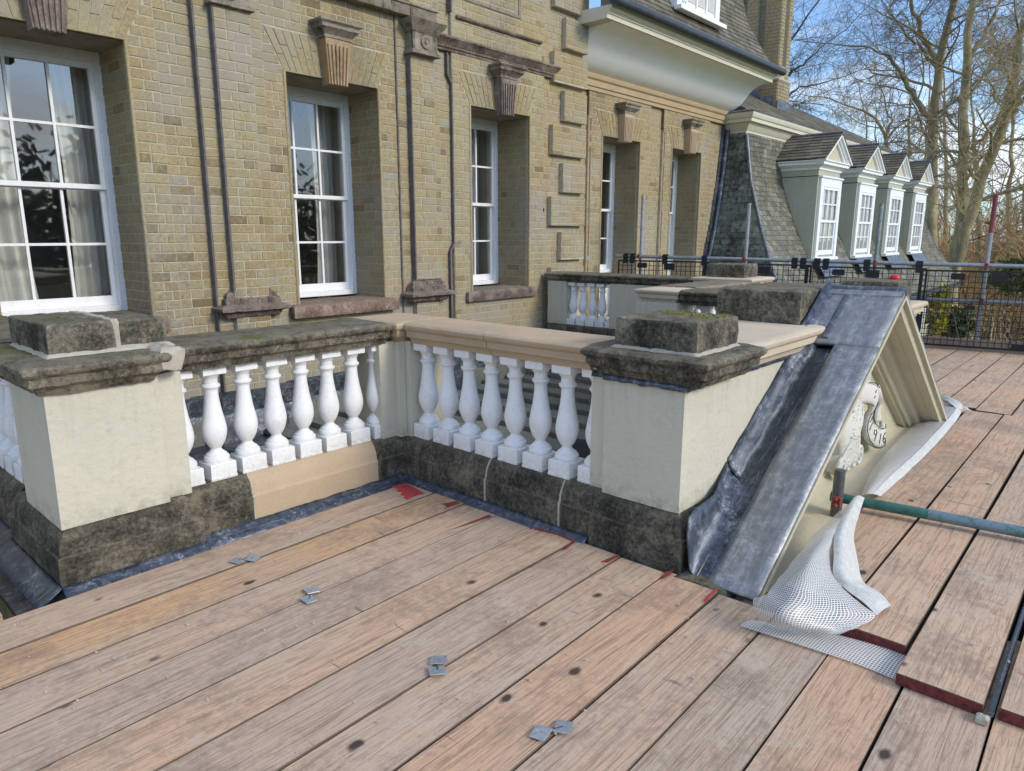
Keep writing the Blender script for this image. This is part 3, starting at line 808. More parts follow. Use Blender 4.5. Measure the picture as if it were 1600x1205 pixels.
bfl = MB(); bfl.box(-2.2, 7.885, 6.4, 11.0, ZTOP - .02, ZTOP + .1); bfl.build("upper_floor", M["old_lite"], house); bfl = MB(); bfl.box(-2.2, 7.885, 6.425, 11.0, -4.5, -.46); bfl.build("lower_storey", M["old_lite"], house)
ret = MB(); ret.box(7.82, 7.883, 6.43, 9.5, -4.5, ZTOP - .03); ret.build("return_wall", M["brick_warm"], house)

# ================================================================ SIDE WING (recessed brick wall with coved eaves)
YW = 6.15
wing = thing("side_wing", (10.2, YW, -0.5), "recessed brick wing with two narrow windows under a white coved eave", "house wing")
WWX = (9.24, 11.215)
wb = Bricks(); wh = [win_hole(c, HW, .10, 2.73, sill=0) for c in WWX]
wm = MB()
for i, (x0, x1, y) in enumerate([(7.89, 8.40, 6.15), (8.40, 10.03, 6.11), (10.03, 10.42, 6.15), (10.42, 12.0, 6.11), (12.0, 12.95, 6.15)]):
    cut = [x0] + [v for c in WWX for v in (c - HW, c + HW) if x0 < v < x1] + [x1]
    for a, b in zip(cut[:-1], cut[1:]):
        mid = (a + b) / 2
        if any(abs(mid - c) < HW for c in WWX):
            wm.box(a, b, y, 6.72, -1.2, .04); wm.box(a, b, y, 6.72, 2.73, 3.6)
        else: wm.box(a, b, y, 6.72, -1.2, 3.6)
    wb.patch((0, y, 0), (1, 0, 0), (0, -1, 0), x0, x1, -.6, 3.30, wh, seed=80 + i, mat="brick_orange" if i == 0 else "brick_warm")
wm.build("wall", M["mortar"], wing)
for c in WWX:
    for sg in (-1, 1):
        wb.patch((c + sg * HW, 6.14, 0), (0, 1, 0), (-sg, 0, 0), 0.02, 0.50, .1, ZH, seed=int(c * 10) + sg, proud=0.004, mat="brick_warm")
    voussoirs(wing, c, 2.734, 3.06, HW, HW + .16, 6.11, M["brick_warm"], 14)
    so = MB(); so.box(c - HW + .004, c + HW - .004, 6.15, 6.62, ZH - .012, ZH + .02); so.build("soffit", M["old_lite"], wing)
    sash_window(wing, c, .75, ZH + .01, 6.59, HW + .02, curtain=False)
    sp = MB(); sp.box(c - HW - .01, c + HW + .01, 6.57, 6.65, .05, .748); sp.build("window_apron", M["joinery"], wing)
    bd = MB(); bd.tube([(c - HW, 6.108, .1), (c - HW, 6.108, ZH), (c + HW, 6.108, ZH), (c + HW, 6.108, .1)], .016, 8); bd.build("bead_moulding", M["brick_warm"], wing, smooth=60)
    keystone(wing, c, 6.10, 2.67, 3.06, .19, .25, M["new"], M["old_lite"])
wb.build(wing, 0)
for x in (8.40, 10.42):  # brown strips on the panel returns: painted-in shade over staining
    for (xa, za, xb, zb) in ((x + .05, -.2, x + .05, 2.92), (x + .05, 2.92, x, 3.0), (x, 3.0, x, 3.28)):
        p = MB(); p.hexa([(xa - .012, 6.104, za), (xa + .012, 6.104, za), (xa + .012, 6.15, za), (xa - .012, 6.15, za), (xb - .012, 6.104, zb), (xb + .012, 6.104, zb), (xb + .012, 6.15, zb), (xb - .012, 6.15, zb)]); p.build("shade_stained_return", M["brown_return"], wing)
bd = MB(); prof = [(0, 3.285), (.02, 3.29), (.02, 3.34), (.04, 3.345), (.04, 3.42), (.065, 3.44), (.075, 3.475), (.075, 3.50), (0, 3.51)]
bd.extrude([(-o, z) for o, z in prof] + [(.1, 3.51), (.1, 3.285)], (7.905, 6.11, 0), (12.74, 6.11, 0), (0, 1, 0), (0, 0, 1)); bd.build("stone_band", M["band"], wing, smooth=30)
# cove
cv = []
for k in range(13):
    a = k / 12 * math.pi / 2
    pass
cv = [(6.12, 3.505), (6.03, 3.545), (5.94, 3.600), (5.86, 3.68), (5.79, 3.765), (5.71, 3.845), (5.61, 3.90), (5.50, 3.924), (5.41, 3.931)]
c = MB(); c.extrude(cv + [(6.5, 3.93), (6.5, 3.505)], (7.90, 0, 0), (12.74, 0, 0), (0, 1, 0), (0, 0, 1)); c.build("cove", M["cove"], wing, smooth=40)
e = MB()
e.extrude([(5.415, 3.932), (5.385, 3.935), (5.385, 3.985), (5.37, 3.99), (5.37, 4.005), (5.33, 4.03), (5.315, 4.06), (5.315, 4.075), (5.6, 4.085), (6.6, 4.085), (6.6, 3.932)], (7.74, 0, 0), (12.80, 0, 0), (0, 1, 0), (0, 0, 1))
e.build("eaves_cornice", M["trim"], wing, smooth=30)
g = MB(); g.tube([(7.70, 5.27, 4.115), (12.95, 5.27, 4.115)], .062, 14); g.build("gutter", M["gutter"], wing, smooth=50)
# steep slate roof of the wing
def steep(z):
    pts = [(4.10, 5.30), (4.23, 5.42), (4.6, 5.66), (5.0, 5.90), (5.5, 6.04), (6.4, 6.25)]
    for (a, b), (c_, d) in zip(pts[:-1], pts[1:]):
        if z <= c_: return b + (d - b) * (z - a) / (c_ - a)
    return pts[-1][1]
def slates(fun, u_range, z0, z1, dz, w, mat_key, parent, n_parts=0, seed=1, name="slate", jit=.008):
    """fun(u, z) -> point on the roof surface; fun.n = outward normal guess"""
    rnd = random.Random(seed); out = []
    k = 0; z = z0
    while z < z1 - 1e-4:
        ua, ub = u_range(z)
        u = ua - (w * .5 if k % 2 else 0)
        while u < ub:
            ww = w * rnd.uniform(.82, 1.18)
            a, b = max(ua, u + .003), min(ub, u + ww - .003)
            if b - a > .025: out.append((a, b, z - rnd.uniform(0, jit), min(z1 + .02, z + dz * 1.25), rnd.random()))
            u += ww
        z += dz; k += 1
    def mk(a, b, zl, zu, t, m):
        th = .009
        p0, p1, p2, p3 = fun(a, zl), fun(b, zl), fun(b, zu), fun(a, zu)
        n = (p1 - p0).cross(p3 - p0)
        if n.length < 1e-9: return
        n.normalize()
        if n.dot(EYE - p0) < 0: n = -n
        l0, l1 = p0 + n * (.016 + th), p1 + n * (.016 + th)
        u0, u1 = p3 + n * .004, p2 + n * .004
        m.hexa([p0 + n * .003, p1 + n * .003, u1 - n * .002, u0 - n * .002, l0, l1, u1 + n * th, u0 + n * th], t)
    if n_parts:
        out.sort(key=lambda q: (fun((q[0] + q[1]) / 2, q[2]) - EYE).length + (50 if q[2] < .85 else 0))
        for q in out[:n_parts]:
            m = MB(); mk(*q, m)
            if m.v: m.build(name, M[mat_key], parent)
        out = out[n_parts:]
    m = MB()
    for q in out: mk(*q, m)
    if m.v: m.build("slates", M[mat_key], parent, kind="stuff")
rb = MB()
zs = [4.08 + .1 * i for i in range(24)]
rb.grid([[(7.8, steep(z), z), (12.66 - .10 * max(0, 1 - (z - 4.1) / .5) + .04, steep(z), z)] for z in zs]); rb.grid([[(12.70, steep(z), z), (12.70, 9.0, z)] for z in zs])
rb.build("roof", M["slate_dark"], wing)
slates(lambda u, z: Vector((u, steep(z), z)), lambda z: (7.85, 12.70), 4.12, 5.6, .085, .17, "slate_dark", wing, 0, 5)
dw = MB(); dw.box(9.62, 10.92, 5.50, 6.4, 4.50, 5.9); dm = dw.build("dormer", M["joinery"], wing, bevel=.01)
sl = MB(); sl.box(9.56, 10.98, 5.40, 5.52, 4.44, 4.50); sl.box(9.75, 9.80, 5.47, 5.5, 4.58, 5.8); sl.build("sill", M["joinery"], dm, bevel=.008)
for i in range(3):
    p = MB(); p.box(9.86 + .30 * i, 10.12 + .30 * i, 5.492, 5.499, 4.62, 4.93); p.build("pane", M["room"], dm)
for x in (9.83, 10.13, 10.43, 10.73):
    p = MB(); p.box(x, x + .03, 5.475, 5.50, 4.58, 5.8); p.build("sash_bar", M["joinery"], dm)

# ================================================================ CHIMNEY
ch = thing("chimney_stack", (17.0, 7.0, 3.5), "tall brick chimney stack with recessed panels rising above the slate roof", "chimney")
c0 = pd(1212, 155, 1); c0 = EYE + (c0 - EYE) * ((17.0 - EYE.x) / (c0 - EYE).x)
CY = c0.y                                   # corner between the two seen faces
cm = MB(); cb = Bricks()
cx0, cx1, cy0, cy1 = 17.0, 17.62, CY, CY + 1.9
zsplit = 4.82
cm.box(cx0 - .04, cx1 + .04, cy0 - .04, cy1 + .04, 3.4, zsplit); cm.box(cx0 + .16, cx1 - .16, cy0 + .16, cy1 - .08, zsplit, 8.2)
cm.ring_block(cx0, cx1, cy0, cy1, [(.045, zsplit), (.065, zsplit + .02), (.065, zsplit + .05), (.0, zsplit + .1), (-.02, zsplit + .11)], .3)
pan = [(cy0, cy0 + .37), (cy0 + .57, cy0 + .83), (cy0 + 1.03, cy0 + 1.29), (cy0 + 1.49, cy1)]
for a, b in pan: cm.box(cx0, cx0 + .17, a, b, zsplit + .35, 8.2)
cm.box(cx0, cx0 + .17, cy0, cy1, zsplit, zsplit + .348); cm.box(cx0 + .171, cx0 + .2, cy0, cy0 + .17, zsplit, 8.2)
cm.box(cx1 - .2, cx1, cy0, cy0 + .1, zsplit, 8.2); cm.box(cx0 + .2, cx1 - .2, cy0, cy0 + .1, zsplit, zsplit + .35)
cm.build("stack", M["mortar"], ch)
for a, b in pan: cb.patch((cx0, 0, 0), (0, 1, 0), (-1, 0, 0), a, b, zsplit + .35, 8.2, mat="brick_orange", seed=301, proud=.012)  # orange tone paints sunlight into the left-facing brick; other faces stay plain
cb.patch((cx0, 0, 0), (0, 1, 0), (-1, 0, 0), cy0, cy1, zsplit + .1, zsplit + .35, mat="brick_orange", seed=302, proud=.012)
cb.patch((cx0 - .04, 0, 0), (0, 1, 0), (-1, 0, 0), cy0 - .04, cy1 + .04, 3.5, zsplit, mat="brick_orange", seed=303, proud=.012)
for a, b in ((cx0, cx0 + .2), (cx1 - .2, cx1)): cb.patch((0, cy0, 0), (1, 0, 0), (0, -1, 0), a, b, zsplit + .1, 8.2, mat="brick", seed=304, proud=.012)
cb.patch((0, cy0 - .04, 0), (1, 0, 0), (0, -1, 0), cx0 - .04, cx1 + .04, 3.5, zsplit, mat="brick", seed=305, proud=.012)
for (a, b) in ((cy0 + .37, cy0 + .57), (cy0 + .83, cy0 + 1.03), (cy0 + 1.29, cy0 + 1.49)): cb.patch((cx0 + .16, 0, 0), (0, 1, 0), (-1, 0, 0), a, b, zsplit + .35, 8.2, mat="brick", seed=306, proud=.01)
cb.build(ch, 0)

# ================================================================ MANSARD WING with dormers
man = thing("mansard_wing", (17.0, 5.0, -1.0), "slate mansard wing with a row of four white dormer windows", "house wing")
FP = [(-.10, 4.42, 11.80), (.35, 4.66, 12.02), (.93, 4.99, 12.24), (1.5, 5.27, 12.43), (2.3, 5.58, 12.60), (3.12, 5.76, 12.70), (3.3, 5.78, 12.71)]
def fp(z):
    for a, b in zip(FP[:-1], FP[1:]):
        if z <= b[0]: f = (z - a[0]) / (b[0] - a[0]); return a[1] + (b[1] - a[1]) * f, a[2] + (b[2] - a[2]) * f
    return FP[-1][1], FP[-1][2]
XR = 24.2
def xr(z): return XR + (12.7 - fp(z)[1]) * 0 + (5.76 - fp(z)[0])
b = MB(); zz = [-.1 + .1 * i for i in range(34)]
b.grid([[(fp(z)[1], fp(z)[0], z), (xr(z), fp(z)[0], z)] for z in zz]); b.grid([[(fp(z)[1], 6.4, z), (fp(z)[1], fp(z)[0], z)] for z in zz]); b.grid([[(xr(z), fp(z)[0], z), (xr(z), 11, z)] for z in zz])
b.build("roof_slope", M["slate_dark"], man)
DX = [14.05 + 2.34 * i for i in range(4)]
slates(lambda u, z: Vector((u, fp(z)[0], z)), lambda z: (fp(z)[1] + .02, xr(z)), -.08, 3.12, .088, .15, "slate", man, 260, 11)
slates(lambda u, z: Vector((fp(z)[1], u, z)), lambda z: (fp(z)[0] + .02, 6.14), -.08, 3.12, .105, .19, "slate_wet", man, 40, 12)
slates(lambda u, z: Vector((xr(z), u, z)), lambda z: (fp(z)[0] + .02, 8.0), -.08, 3.12, .095, .18, "slate", man, 0, 13)
hp = MB(); hp.tube([(fp(z)[1] - .012, fp(z)[0] - .012, z) for z in zz[:33]], .034, 8); hp.build("hip_roll", M["lead"], man, smooth=60)
hp = MB(); hp.tube([(xr(z) + .01, fp(z)[0] - .012, z) for z in zz[:33]], .034, 8); hp.build("hip_roll", M["lead"], man, smooth=60)
hp = MB(); hp.tube([(fp(z)[1] - .045, 6.10, z) for z in zz[:34]], .05, 10); hp.build("abutment_flashing", M["lead_dark"], man, smooth=60)
st = MB()
for k in range(30):
    z = .0 + k * .11
    st.box(fp(z)[1] - .19, fp(z)[1] - .02, 6.128, 6.143, z, z + .10)
st.build("stepped_flashing", M["lead_blue"], man)
co = MB()
cp = [(0, 3.10), (.012, 3.102), (.012, 3.17), (.02, 3.175), (.05, 3.22), (.095, 3.29), (.10, 3.30), (.15, 3.302), (.155, 3.305), (.155, 3.365), (.175, 3.37), (.19, 3.40), (.20, 3.435), (.20, 3.46), (-.2, 3.50)]
co.ring_block(12.70, XR, 5.76, 11.0, [(o - .0, z) for o, z in cp], 3.0); co.build("roof_cornice", M["trim"], man, smooth=30)
lf = MB(); lf.ring_block(12.70, XR, 5.76, 11.0, [(.205, 3.455), (.21, 3.475), (.17, 3.49), (.0, 3.53), (-.15, 3.58)], 1.0, cap=False, bottom=False); lf.build("lead_capping", M["lead"], man, smooth=60)
R0, R1 = Vector((12.0, 8.65, 5.12)), Vector((19.4, 8.65, 5.12)); E0, E1 = Vector((12.75, 5.80, 3.53)), Vector((24.1, 5.80, 3.53))
ur = MB(); ur.poly([E0, E1, R1, R0]); ur.poly([E1, (24.1, 11, 3.53), R1]); ur.poly([E0, R0, (12.75, 11, 3.53)]); ur.build("upper_roof", M["slate_dark"], man)
def upf(u, z):
    f = (z - 3.53) / (5.12 - 3.53); return Vector((u, 5.80 + 2.85 * f, z))
slates(upf, lambda z: (12.75, 24.1 - (z - 3.53) / 1.59 * 4.7), 3.55, 5.10, .085, .24, "slate_dark", man, 0, 17)
hr = MB(); hr.tube([E1, R1, R0], .05, 8); hr.build("ridge_tile", M["lead_dark"], man, smooth=60)
sf = MB()
for k in range(5):
    f = k / 5; y = CY + .1 + 1.5 * f; z = 3.53 + (y - 5.8) / 2.85 * 1.59
    sf.box(16.935, 16.948, y - .05, y + .27, z - .02, z + .22)
zc = 3.53 + (CY - 5.8) / 2.85 * 1.59
sf.box(16.93, 17.70, CY - .075, CY - .06, zc - .06, zc + .17); sf.build("stepped_flashing", M["lead"], man)
def dormer(x0):
    x1 = x0 + 1.20; yf = 4.90; zb, ze = .86, 2.56
    d = MB(); d.box(x0, x1, yf, 5.9, zb, ze); D = d.build("dormer", M["cheek"], man, bevel=.006)
    fr = MB(); fr.box(x0 - .006, x1 + .006, yf - .006, 5.7, 2.42, 2.432); fr.build("cheek_joint", M["dark"], D)
    k = MB()
    k.ring_block(x0, x1, yf, 6.0, [(.0, ze - .02), (.02, ze - .015), (.02, ze + .02), (.045, ze + .03), (.075, ze + .06), (.11, ze + .065), (.12, ze + .07), (.12, ze + .11), (.15, ze + .13), (.15, ze + .15)], .5)
    k.build("dormer_cornice", M["joinery"], D, smooth=30)
    xc = (x0 + x1) / 2; he = .77; zr = ze + .15 + .50; z0 = ze + .15
    g = MB(); g.poly([(x0 - .10, yf - .05, z0), (x1 + .10, yf - .05, z0), (xc, yf - .05, zr - .06)]); g.build("gable", M["tymp"], D)
    rk = MB()
    for sg in (-1, 1):
        a = Vector((xc + sg * (he + .0), 0, z0)); t = Vector((xc, 0, zr))
        dr = (t - a).normalized(); nn = Vector((-dr.z * -sg, 0, abs(dr.x)));  nn = Vector((sg * dr.z * 1, 0, abs(dr.x)))
        rk.extrude([(0, yf - .17), (-.035, yf - .17), (-.04, yf - .145), (-.075, yf - .12), (-.075, yf - .10), (-.11, yf - .09), (-.11, yf), (0, yf)], a, t, nn, (0, 1, 0))
    rk.build("raking_cornice", M["joinery"], D, smooth=30)
    rs = MB()
    for sg in (-1, 1):
        rs.poly([(xc, yf - .18, zr + .012), (xc + sg * he, yf - .18, z0 + .012), (xc + sg * he, 6.0, z0 + .012), (xc, 6.0, zr + .012)])
    rs.build("dormer_roof", M["slate_dark"], D)
    for sg in (-1, 1):
        def fn(u, q, sg=sg):
            f = q; return Vector((xc + sg * he * (1 - f), u, z0 + .014 + (zr - z0) * f))
        # courses run along Y
        rnd = random.Random(int(x0 * 10) + sg); m = MB()
        for i in range(8):
            f0, f1 = i / 8, min(1.0, (i + 1.25) / 8); y = yf - .18 - (.12 if i % 2 else 0)
            while y < 5.95:
                w = .22 * rnd.uniform(.85, 1.15); a, b_ = max(yf - .18, y + .003), min(5.97, y + w - .003)
                if b_ - a > .03:
                    p0, p1, p2, p3 = fn(a, f0), fn(b_, f0), fn(b_, f1), fn(a, f1); n = Vector((sg * .55, 0, .83))
                    m.hexa([p0, p1, p2, p3, p0 + n * .024, p1 + n * .024, p2 + n * .008, p3 + n * .008], rnd.random())
                y += w
        m.build("slates", M["slate_dark"], D, kind="stuff")
    rd = MB(); rd.tube([(xc, yf - .19, zr + .03), (xc, 6.0, zr + .03)], .03, 8); rd.build("ridge_roll", M["lead"], D, smooth=60)
    w = MB(); a, b_ = x0 + .06, x1 + .02; zt = 2.40
    w.box(a, a + .13, yf - .05, yf - .002, zb + .06, zt); w.box(b_ - .13, b_, yf - .05, yf - .002, zb + .06, zt); w.box(a + .13, b_ - .13, yf - .05, yf - .002, zt - .16, zt)
    w.box(a - .02, b_ + .02, yf - .075, yf - .002, zt, zt + .035)
    w.build("window_frame", M["joinery"], D, bevel=.006)
    s = MB(); gx0, gx1 = a + .13, b_ - .13; gz0, gz1 = zb + .10, zt - .16; zm = (gz0 + gz1) / 2
    for (qa, qb, dy) in ((zm - .02, gz1, -.03), (gz0, zm + .02, -.012)):
        s.box(gx0, gx0 + .05, yf + dy - .012, yf + dy + .012, qa, qb); s.box(gx1 - .05, gx1, yf + dy - .012, yf + dy + .012, qa, qb)
        s.box(gx0 + .05, gx1 - .05, yf + dy - .012, yf + dy + .012, qa, qa + (.09 if dy > -.02 else .045)); s.box(gx0 + .05, gx1 - .05, yf + dy - .012, yf + dy + .012, qb - .05, qb)
        for i in (1, 2):
            xx = gx0 + .05 + (gx1 - gx0 - .1) * i / 3; s.box(xx - .012, xx + .012, yf + dy - .010, yf + dy + .008, qa, qb)
        zz_ = (qa + qb) / 2 + .01; s.box(gx0 + .05, gx1 - .05, yf + dy - .009, yf + dy + .007, zz_ - .012, zz_ + .012)
    s.build("sash", M["joinery"], D)
    p = MB(); p.poly([(gx0, yf - .016, zm), (gx1, yf - .016, zm), (gx1, yf - .016, gz1), (gx0, yf - .016, gz1)]); p.poly([(gx0, yf - .004, gz0), (gx1, yf - .004, gz0), (gx1, yf - .004, zm), (gx0, yf - .004, zm)]); p.build("pane", M["glass"], D, fixn=False)
    cu = MB(); cu.grid([[(gx0 + (gx1 - gx0) * i / 20, yf - .0015 + .0, z) for i in range(21)] for z in (gz0, gz1)]); cu.build("window_blind", M["shutter"], D)
    si = MB(); si.ring_block(a - .03, b_ + .03, yf - .09, yf + .0, [(0, zb - .02), (.006, zb - .01), (.006, zb + .045), (-.02, zb + .06)], .6); si.build("sill", M["joinery"], D)
    ap = MB(); ap.poly([(a - .02, yf - .10, zb + .0), (b_ + .02, yf - .10, zb + .0), (b_ + .06, yf - .28, zb - .30), (a - .06, yf - .28, zb - .30)]); ap.build("lead_apron", M["lead"], D, solid=.01)
for x in DX: dormer(x)
lw = MB(); lw.box(12.1, 24.6, 4.78, 10.5, -5.2, -.18); lw.build("lower_wall", M["trim"], man)
ev = MB(); ev.box(11.78, 25.6, 4.36, 4.80, -.20, -.11); ev.build("eaves_board", M["gutter"], man)
for x in (15.2, 18.2, 21.6):
    w = MB(); w.box(x, x + 1.5, 4.70, 4.779, -2.6, -.7); W = w.build("window", M["joinery"], man, bevel=.01)
    for i in range(3):
        for j in range(3):
            p = MB(); p.box(x + .12 + .44 * i, x + .50 + .44 * i, 4.69, 4.699, -2.45 + .58 * j, -1.95 + .58 * j); p.build("pane", M["room"], W)
# ================================================================ PARAPET: piers and balustrades round the terrace
SX = 4.06
def mx(x): return 2 * SX - x
COP = [(-.058, .760), (-.052, .775), (-.046, .787), (-.030, .795), (-.022, .800), (-.021, .830), (-.009, .838), (-.001, .848), (0, .862), (-.010, .872), (-.05, .877)]
PLI = [(0, -.50), (0, -.12), (.0, .0), (0, .07), (0, .132), (-.007, .138), (-.010, .150), (-.012, .172), (-.024, .202), (-.040, .225), (-.050, .235)]
def rect(x0, x1, y0, y1, mirror):
    return (mx(x1), mx(x0), y0, y1) if mirror else (x0, x1, y0, y1)
def stone(parent, nm, x0, x1, y0, y1, prof, mat, mirror=False, rough=.003, freq=24, step=.024, dz=0.0, lock=None, **kw):
    a, b, c, d = rect(x0, x1, y0, y1, mirror); m = MB()
    m.ring_block(a, b, c, d, [(o, z + dz) for o, z in prof], step, lock=lock)
    return m.build(nm, M[mat], parent, rough=rough, freq=freq, smooth=38, **kw)
def body(parent, x0, x1, y0, y1, z0, z1, mirror=False, mat="cream", nm="shaft"):
    a, b, c, d = rect(x0, x1, y0, y1, mirror); m = MB()
    m.ring_block(a, b, c, d, [(0, z0), (0, z0 + .04), (0, (z0 + z1) / 2), (0, z1)], .04)
    return m.build(nm, M[mat], parent, rough=.0022, freq=9, smooth=30)
def top_block(parent, x0, x1, y0, y1, z0, z1, mat="old", mirror=False, rough=.0042, nm="cap_block", step=.018):
    a, b, c, d = rect(x0, x1, y0, y1, mirror); m = MB(); h = z1 - z0; w = min(b - a, d - c) / 2
    prof = [(.0, z0), (.002, z0 + h * .25), (.003, z0 + h * .5), (.001, z0 + h * .8), (-.002, z1 - .005), (-.009, z1)] + [(-w * f, z1 + .003) for f in (.25, .45, .65, .85, .97)]
    m.ring_block(a, b, c, d, prof, step); return m.build(nm, M[mat], parent, rough=rough, freq=26, smooth=42)
def mortar_seam(parent, x0, x1, y0, y1, z0, z1, nm="mortar_fillet"):
    m = MB(); m.ring_block(x0, x1, y0, y1, [(.018, z0), (.014, z0 + .006), (.0, z1)], .02); return m.build(nm, M["putty"], parent, rough=.005, freq=30, smooth=50)

def baluster_mesh():
    m = MB(); w = .062
    m.ring_block(-w, w, -w, w, [(0, 0), (.001, .006), (.001, .012), (-.001, .014), (-.001, .072), (-.004, .076)], .062)
    m.lathe(0, 0, [(.052, .074), (.056, .082), (.0575, .092), (.054, .102), (.047, .106), (.046, .112), (.036, .120), (.027, .128), (.0235, .136), (.025, .142), (.030, .147), (.038, .160), (.046, .177),
                   (.052, .197), (.055, .217), (.0545, .237), (.051, .260), (.0455, .286), (.040, .315), (.0355, .345), (.032, .375), (.0305, .400), (.0305, .412), (.033, .414), (.0335, .418), (.038, .421), (.042, .428), (.0415, .435),
                   (.036, .440), (.0325, .442), (.032, .464), (.034, .468), (.037, .470), (.042, .480), (.047, .486), (.048, .488)], 28)
    w = .054
    m.ring_block(-w, w, -w, w, [(-.004, .4855), (0, .4885), (0, .533), (0, .535)], .06)
    return m
BAL = [None]
def baluster(parent, x, y, z=.234):
    if BAL[0] is None:
        o = baluster_mesh().build("baluster", M["white"], parent, smooth=32)
        # mesh was built round the world origin: re-base it to its own origin
        org = ORG[parent]
        for v in o.data.vertices: v.co += org
        BAL[0] = o
    else:
        o = BAL[0].copy(); finish(o, parent); ORG[o] = ORG[parent]
    o.location = Vector((x, y, z)) - ORG[parent]
    o.rotation_euler = (0, 0, random.uniform(-.02, .02))
    return o
def flashing(parent, pts, out, mat="lead_blue", z0=.024, drop=.03):
    """lead strip dressed from the stone down on to the roof; pts along the stone foot, out = outward direction"""
    m = MB(); o = Vector(out)
    rows = [[], [], [], []]
    a, b = Vector(pts[0]), Vector(pts[1]); n = max(2, int((b - a).length / .025))
    for i in range(n + 1):
        p = a.lerp(b, i / n); wob = .006 * noise.noise(p * 14)
        rows[0].append(p + Vector((0, 0, z0 + wob)) + o * .004); rows[1].append(p + o * (.016 + wob) + Vector((0, 0, z0 - .012)))
        rows[2].append(p + o * (.045 + wob) + Vector((0, 0, -.004))); rows[3].append(p + o * (drop + .06) + Vector((0, 0, -.03)))
    m.grid(rows); return m.build("lead_flashing", M[mat], parent, smooth=60, solid=.004, rough=.003, freq=30)

# ---- near left pier
p1 = thing("parapet_pier", (.95, 3.2, .0), "cream pier nearest the left edge, topped by two blackened blocks with a mortar joint", "pier", "piers of the parapet")
stone(p1, "plinth_stone", .690, 1.245, 2.915, 3.60, PLI, "plinth")
body(p1, .725, 1.130, 2.95, 3.40, .232, .772); body(p1, 1.131, 1.238, 2.987, 3.36, .232, .772, nm="side_strip")
stone(p1, "coping_stone", .650, 1.165, 2.872, 3.66, COP, "old", rough=.004, step=.018)
top_block(p1, .79, 1.022, 3.055, 3.56, .878, 1.000); top_block(p1, 1.040, 1.235, 3.085, 3.53, .878, .992)
mortar_seam(p1, .79, 1.235, 3.055, 3.54, .872, .890)
m = MB(); m.ring_block(1.015, 1.046, 3.062, 3.56, [(0, .88), (0, .985), (.002, .99), (-.004, 1.004)], .02); m.build("mortar_joint", M["putty"], p1, rough=.006, freq=26, smooth=40)
m = MB(); m.ring_block(1.135, 1.215, 2.90, 3.36, [(.0, .80), (.004, .84), (.008, .872), (-.004, .886), (-.03, .889)], .018); m.build("mortar_patch", M["putty"], p1, rough=.016, freq=14, smooth=60)
flashing(p1, [(.690, 2.915, 0), (1.245, 2.915, 0)], (0, -1, 0)); flashing(p1, [(.690, 2.90, 0), (.690, 3.60, 0)], (-1, 0, 0))
# ---- left balustrade (between that pier and the inner corner)
ba = thing("balustrade", (1.8, 3.15, 0), "left balustrade of white balusters under a blackened lichen-covered coping", "balustrade", "balustrades of the parapet")
stone(ba, "plinth_stone", 1.19, 1.515, 2.985, 3.37, PLI, "plinth", lock="x"); stone(ba, "plinth_stone", 1.521, 2.238, 2.985, 3.37, PLI, "new", rough=.0008, lock="x", label="new sandstone plinth section")
stone(ba, "coping_stone", 1.170, 2.352, 2.965, 3.37, COP, "old", rough=.004, step=.018, dz=-.001, lock="x")
for i in range(8): baluster(ba, 1.262 + .1530 * i, 3.108)
flashing(ba, [(1.25, 2.985, 0), (2.41, 2.985, 0)], (0, -1, 0))
m = MB(); m.ring_block(1.514, 1.522, 2.986, 3.36, [(.001, -.1), (.001, .132), (-.008, .140), (-.011, .172), (-.023, .202), (-.048, .236)], .02, lock="x"); m.build("mortar_joint", M["putty"], ba, rough=.002, freq=40)
# ---- inner corner pier
def corner(mirror, label):
    c = thing("corner_pier", (SX + (2.55 - SX) * (-1 if mirror else 1), 3.12, 0), label, "pier", "piers of the parapet")
    stone(c, "plinth_stone", 2.242, 2.76, 2.987, 3.37, PLI, "plinth", mirror, lock="x"); stone(c, "plinth_stone", 2.410, 2.762, 2.874, 3.03, PLI, "plinth", mirror, lock="y")
    body(c, 2.310, 2.745, 3.030, 3.355, .232, .768, mirror); body(c, 2.452, 2.747, 2.948, 3.028, .232, .769, mirror, nm="return_strip"); body(c, 2.405, 2.450, 2.985, 3.029, .232, .766, mirror, nm="corner_strip")
    stone(c, "coping_stone", 2.356, 2.748, 2.935, 3.373, COP, "new_cream" if mirror else "new", mirror, rough=.0012, dz=.001)
    return c
c1 = corner(False, "cream inner corner pier between the two near balustrades, capped with new sandstone")
# ---- right balustrade (towards the pediment)
bb = thing("balustrade", (2.6, 2.3, 0), "balustrade under new sandstone coping between inner corner and moss-topped pier", "balustrade", "balustrades of the parapet")
for a, b in ((2.345, 2.871), (1.875, 2.340), (1.62, 1.870)): stone(bb, "plinth_stone", 2.408, 2.762, a, b, PLI, "plinth", lock="y")
for a, b in ((2.34, 2.935), (1.748, 2.336)): stone(bb, "coping_stone", 2.400, 2.745, a, b, COP, "new", rough=.0010, lock="y")
for i in range(8): baluster(bb, 2.520 + (.014 if i == 7 else 0), 2.880 - .1605 * i)
for y in (2.3425, 1.8725):
    m = MB(); m.ring_block(2.405, 2.76, y - .004, y + .004, [(.001, -.05), (.001, .132), (-.008, .140), (-.011, .172), (-.023, .202), (-.048, .236)], .012, lock="y"); m.build("mortar_joint", M["putty"], bb, rough=.003, freq=45)
flashing(bb, [(2.408, 2.98, 0), (2.408, 1.70, 0)], (-1, 0, 0))
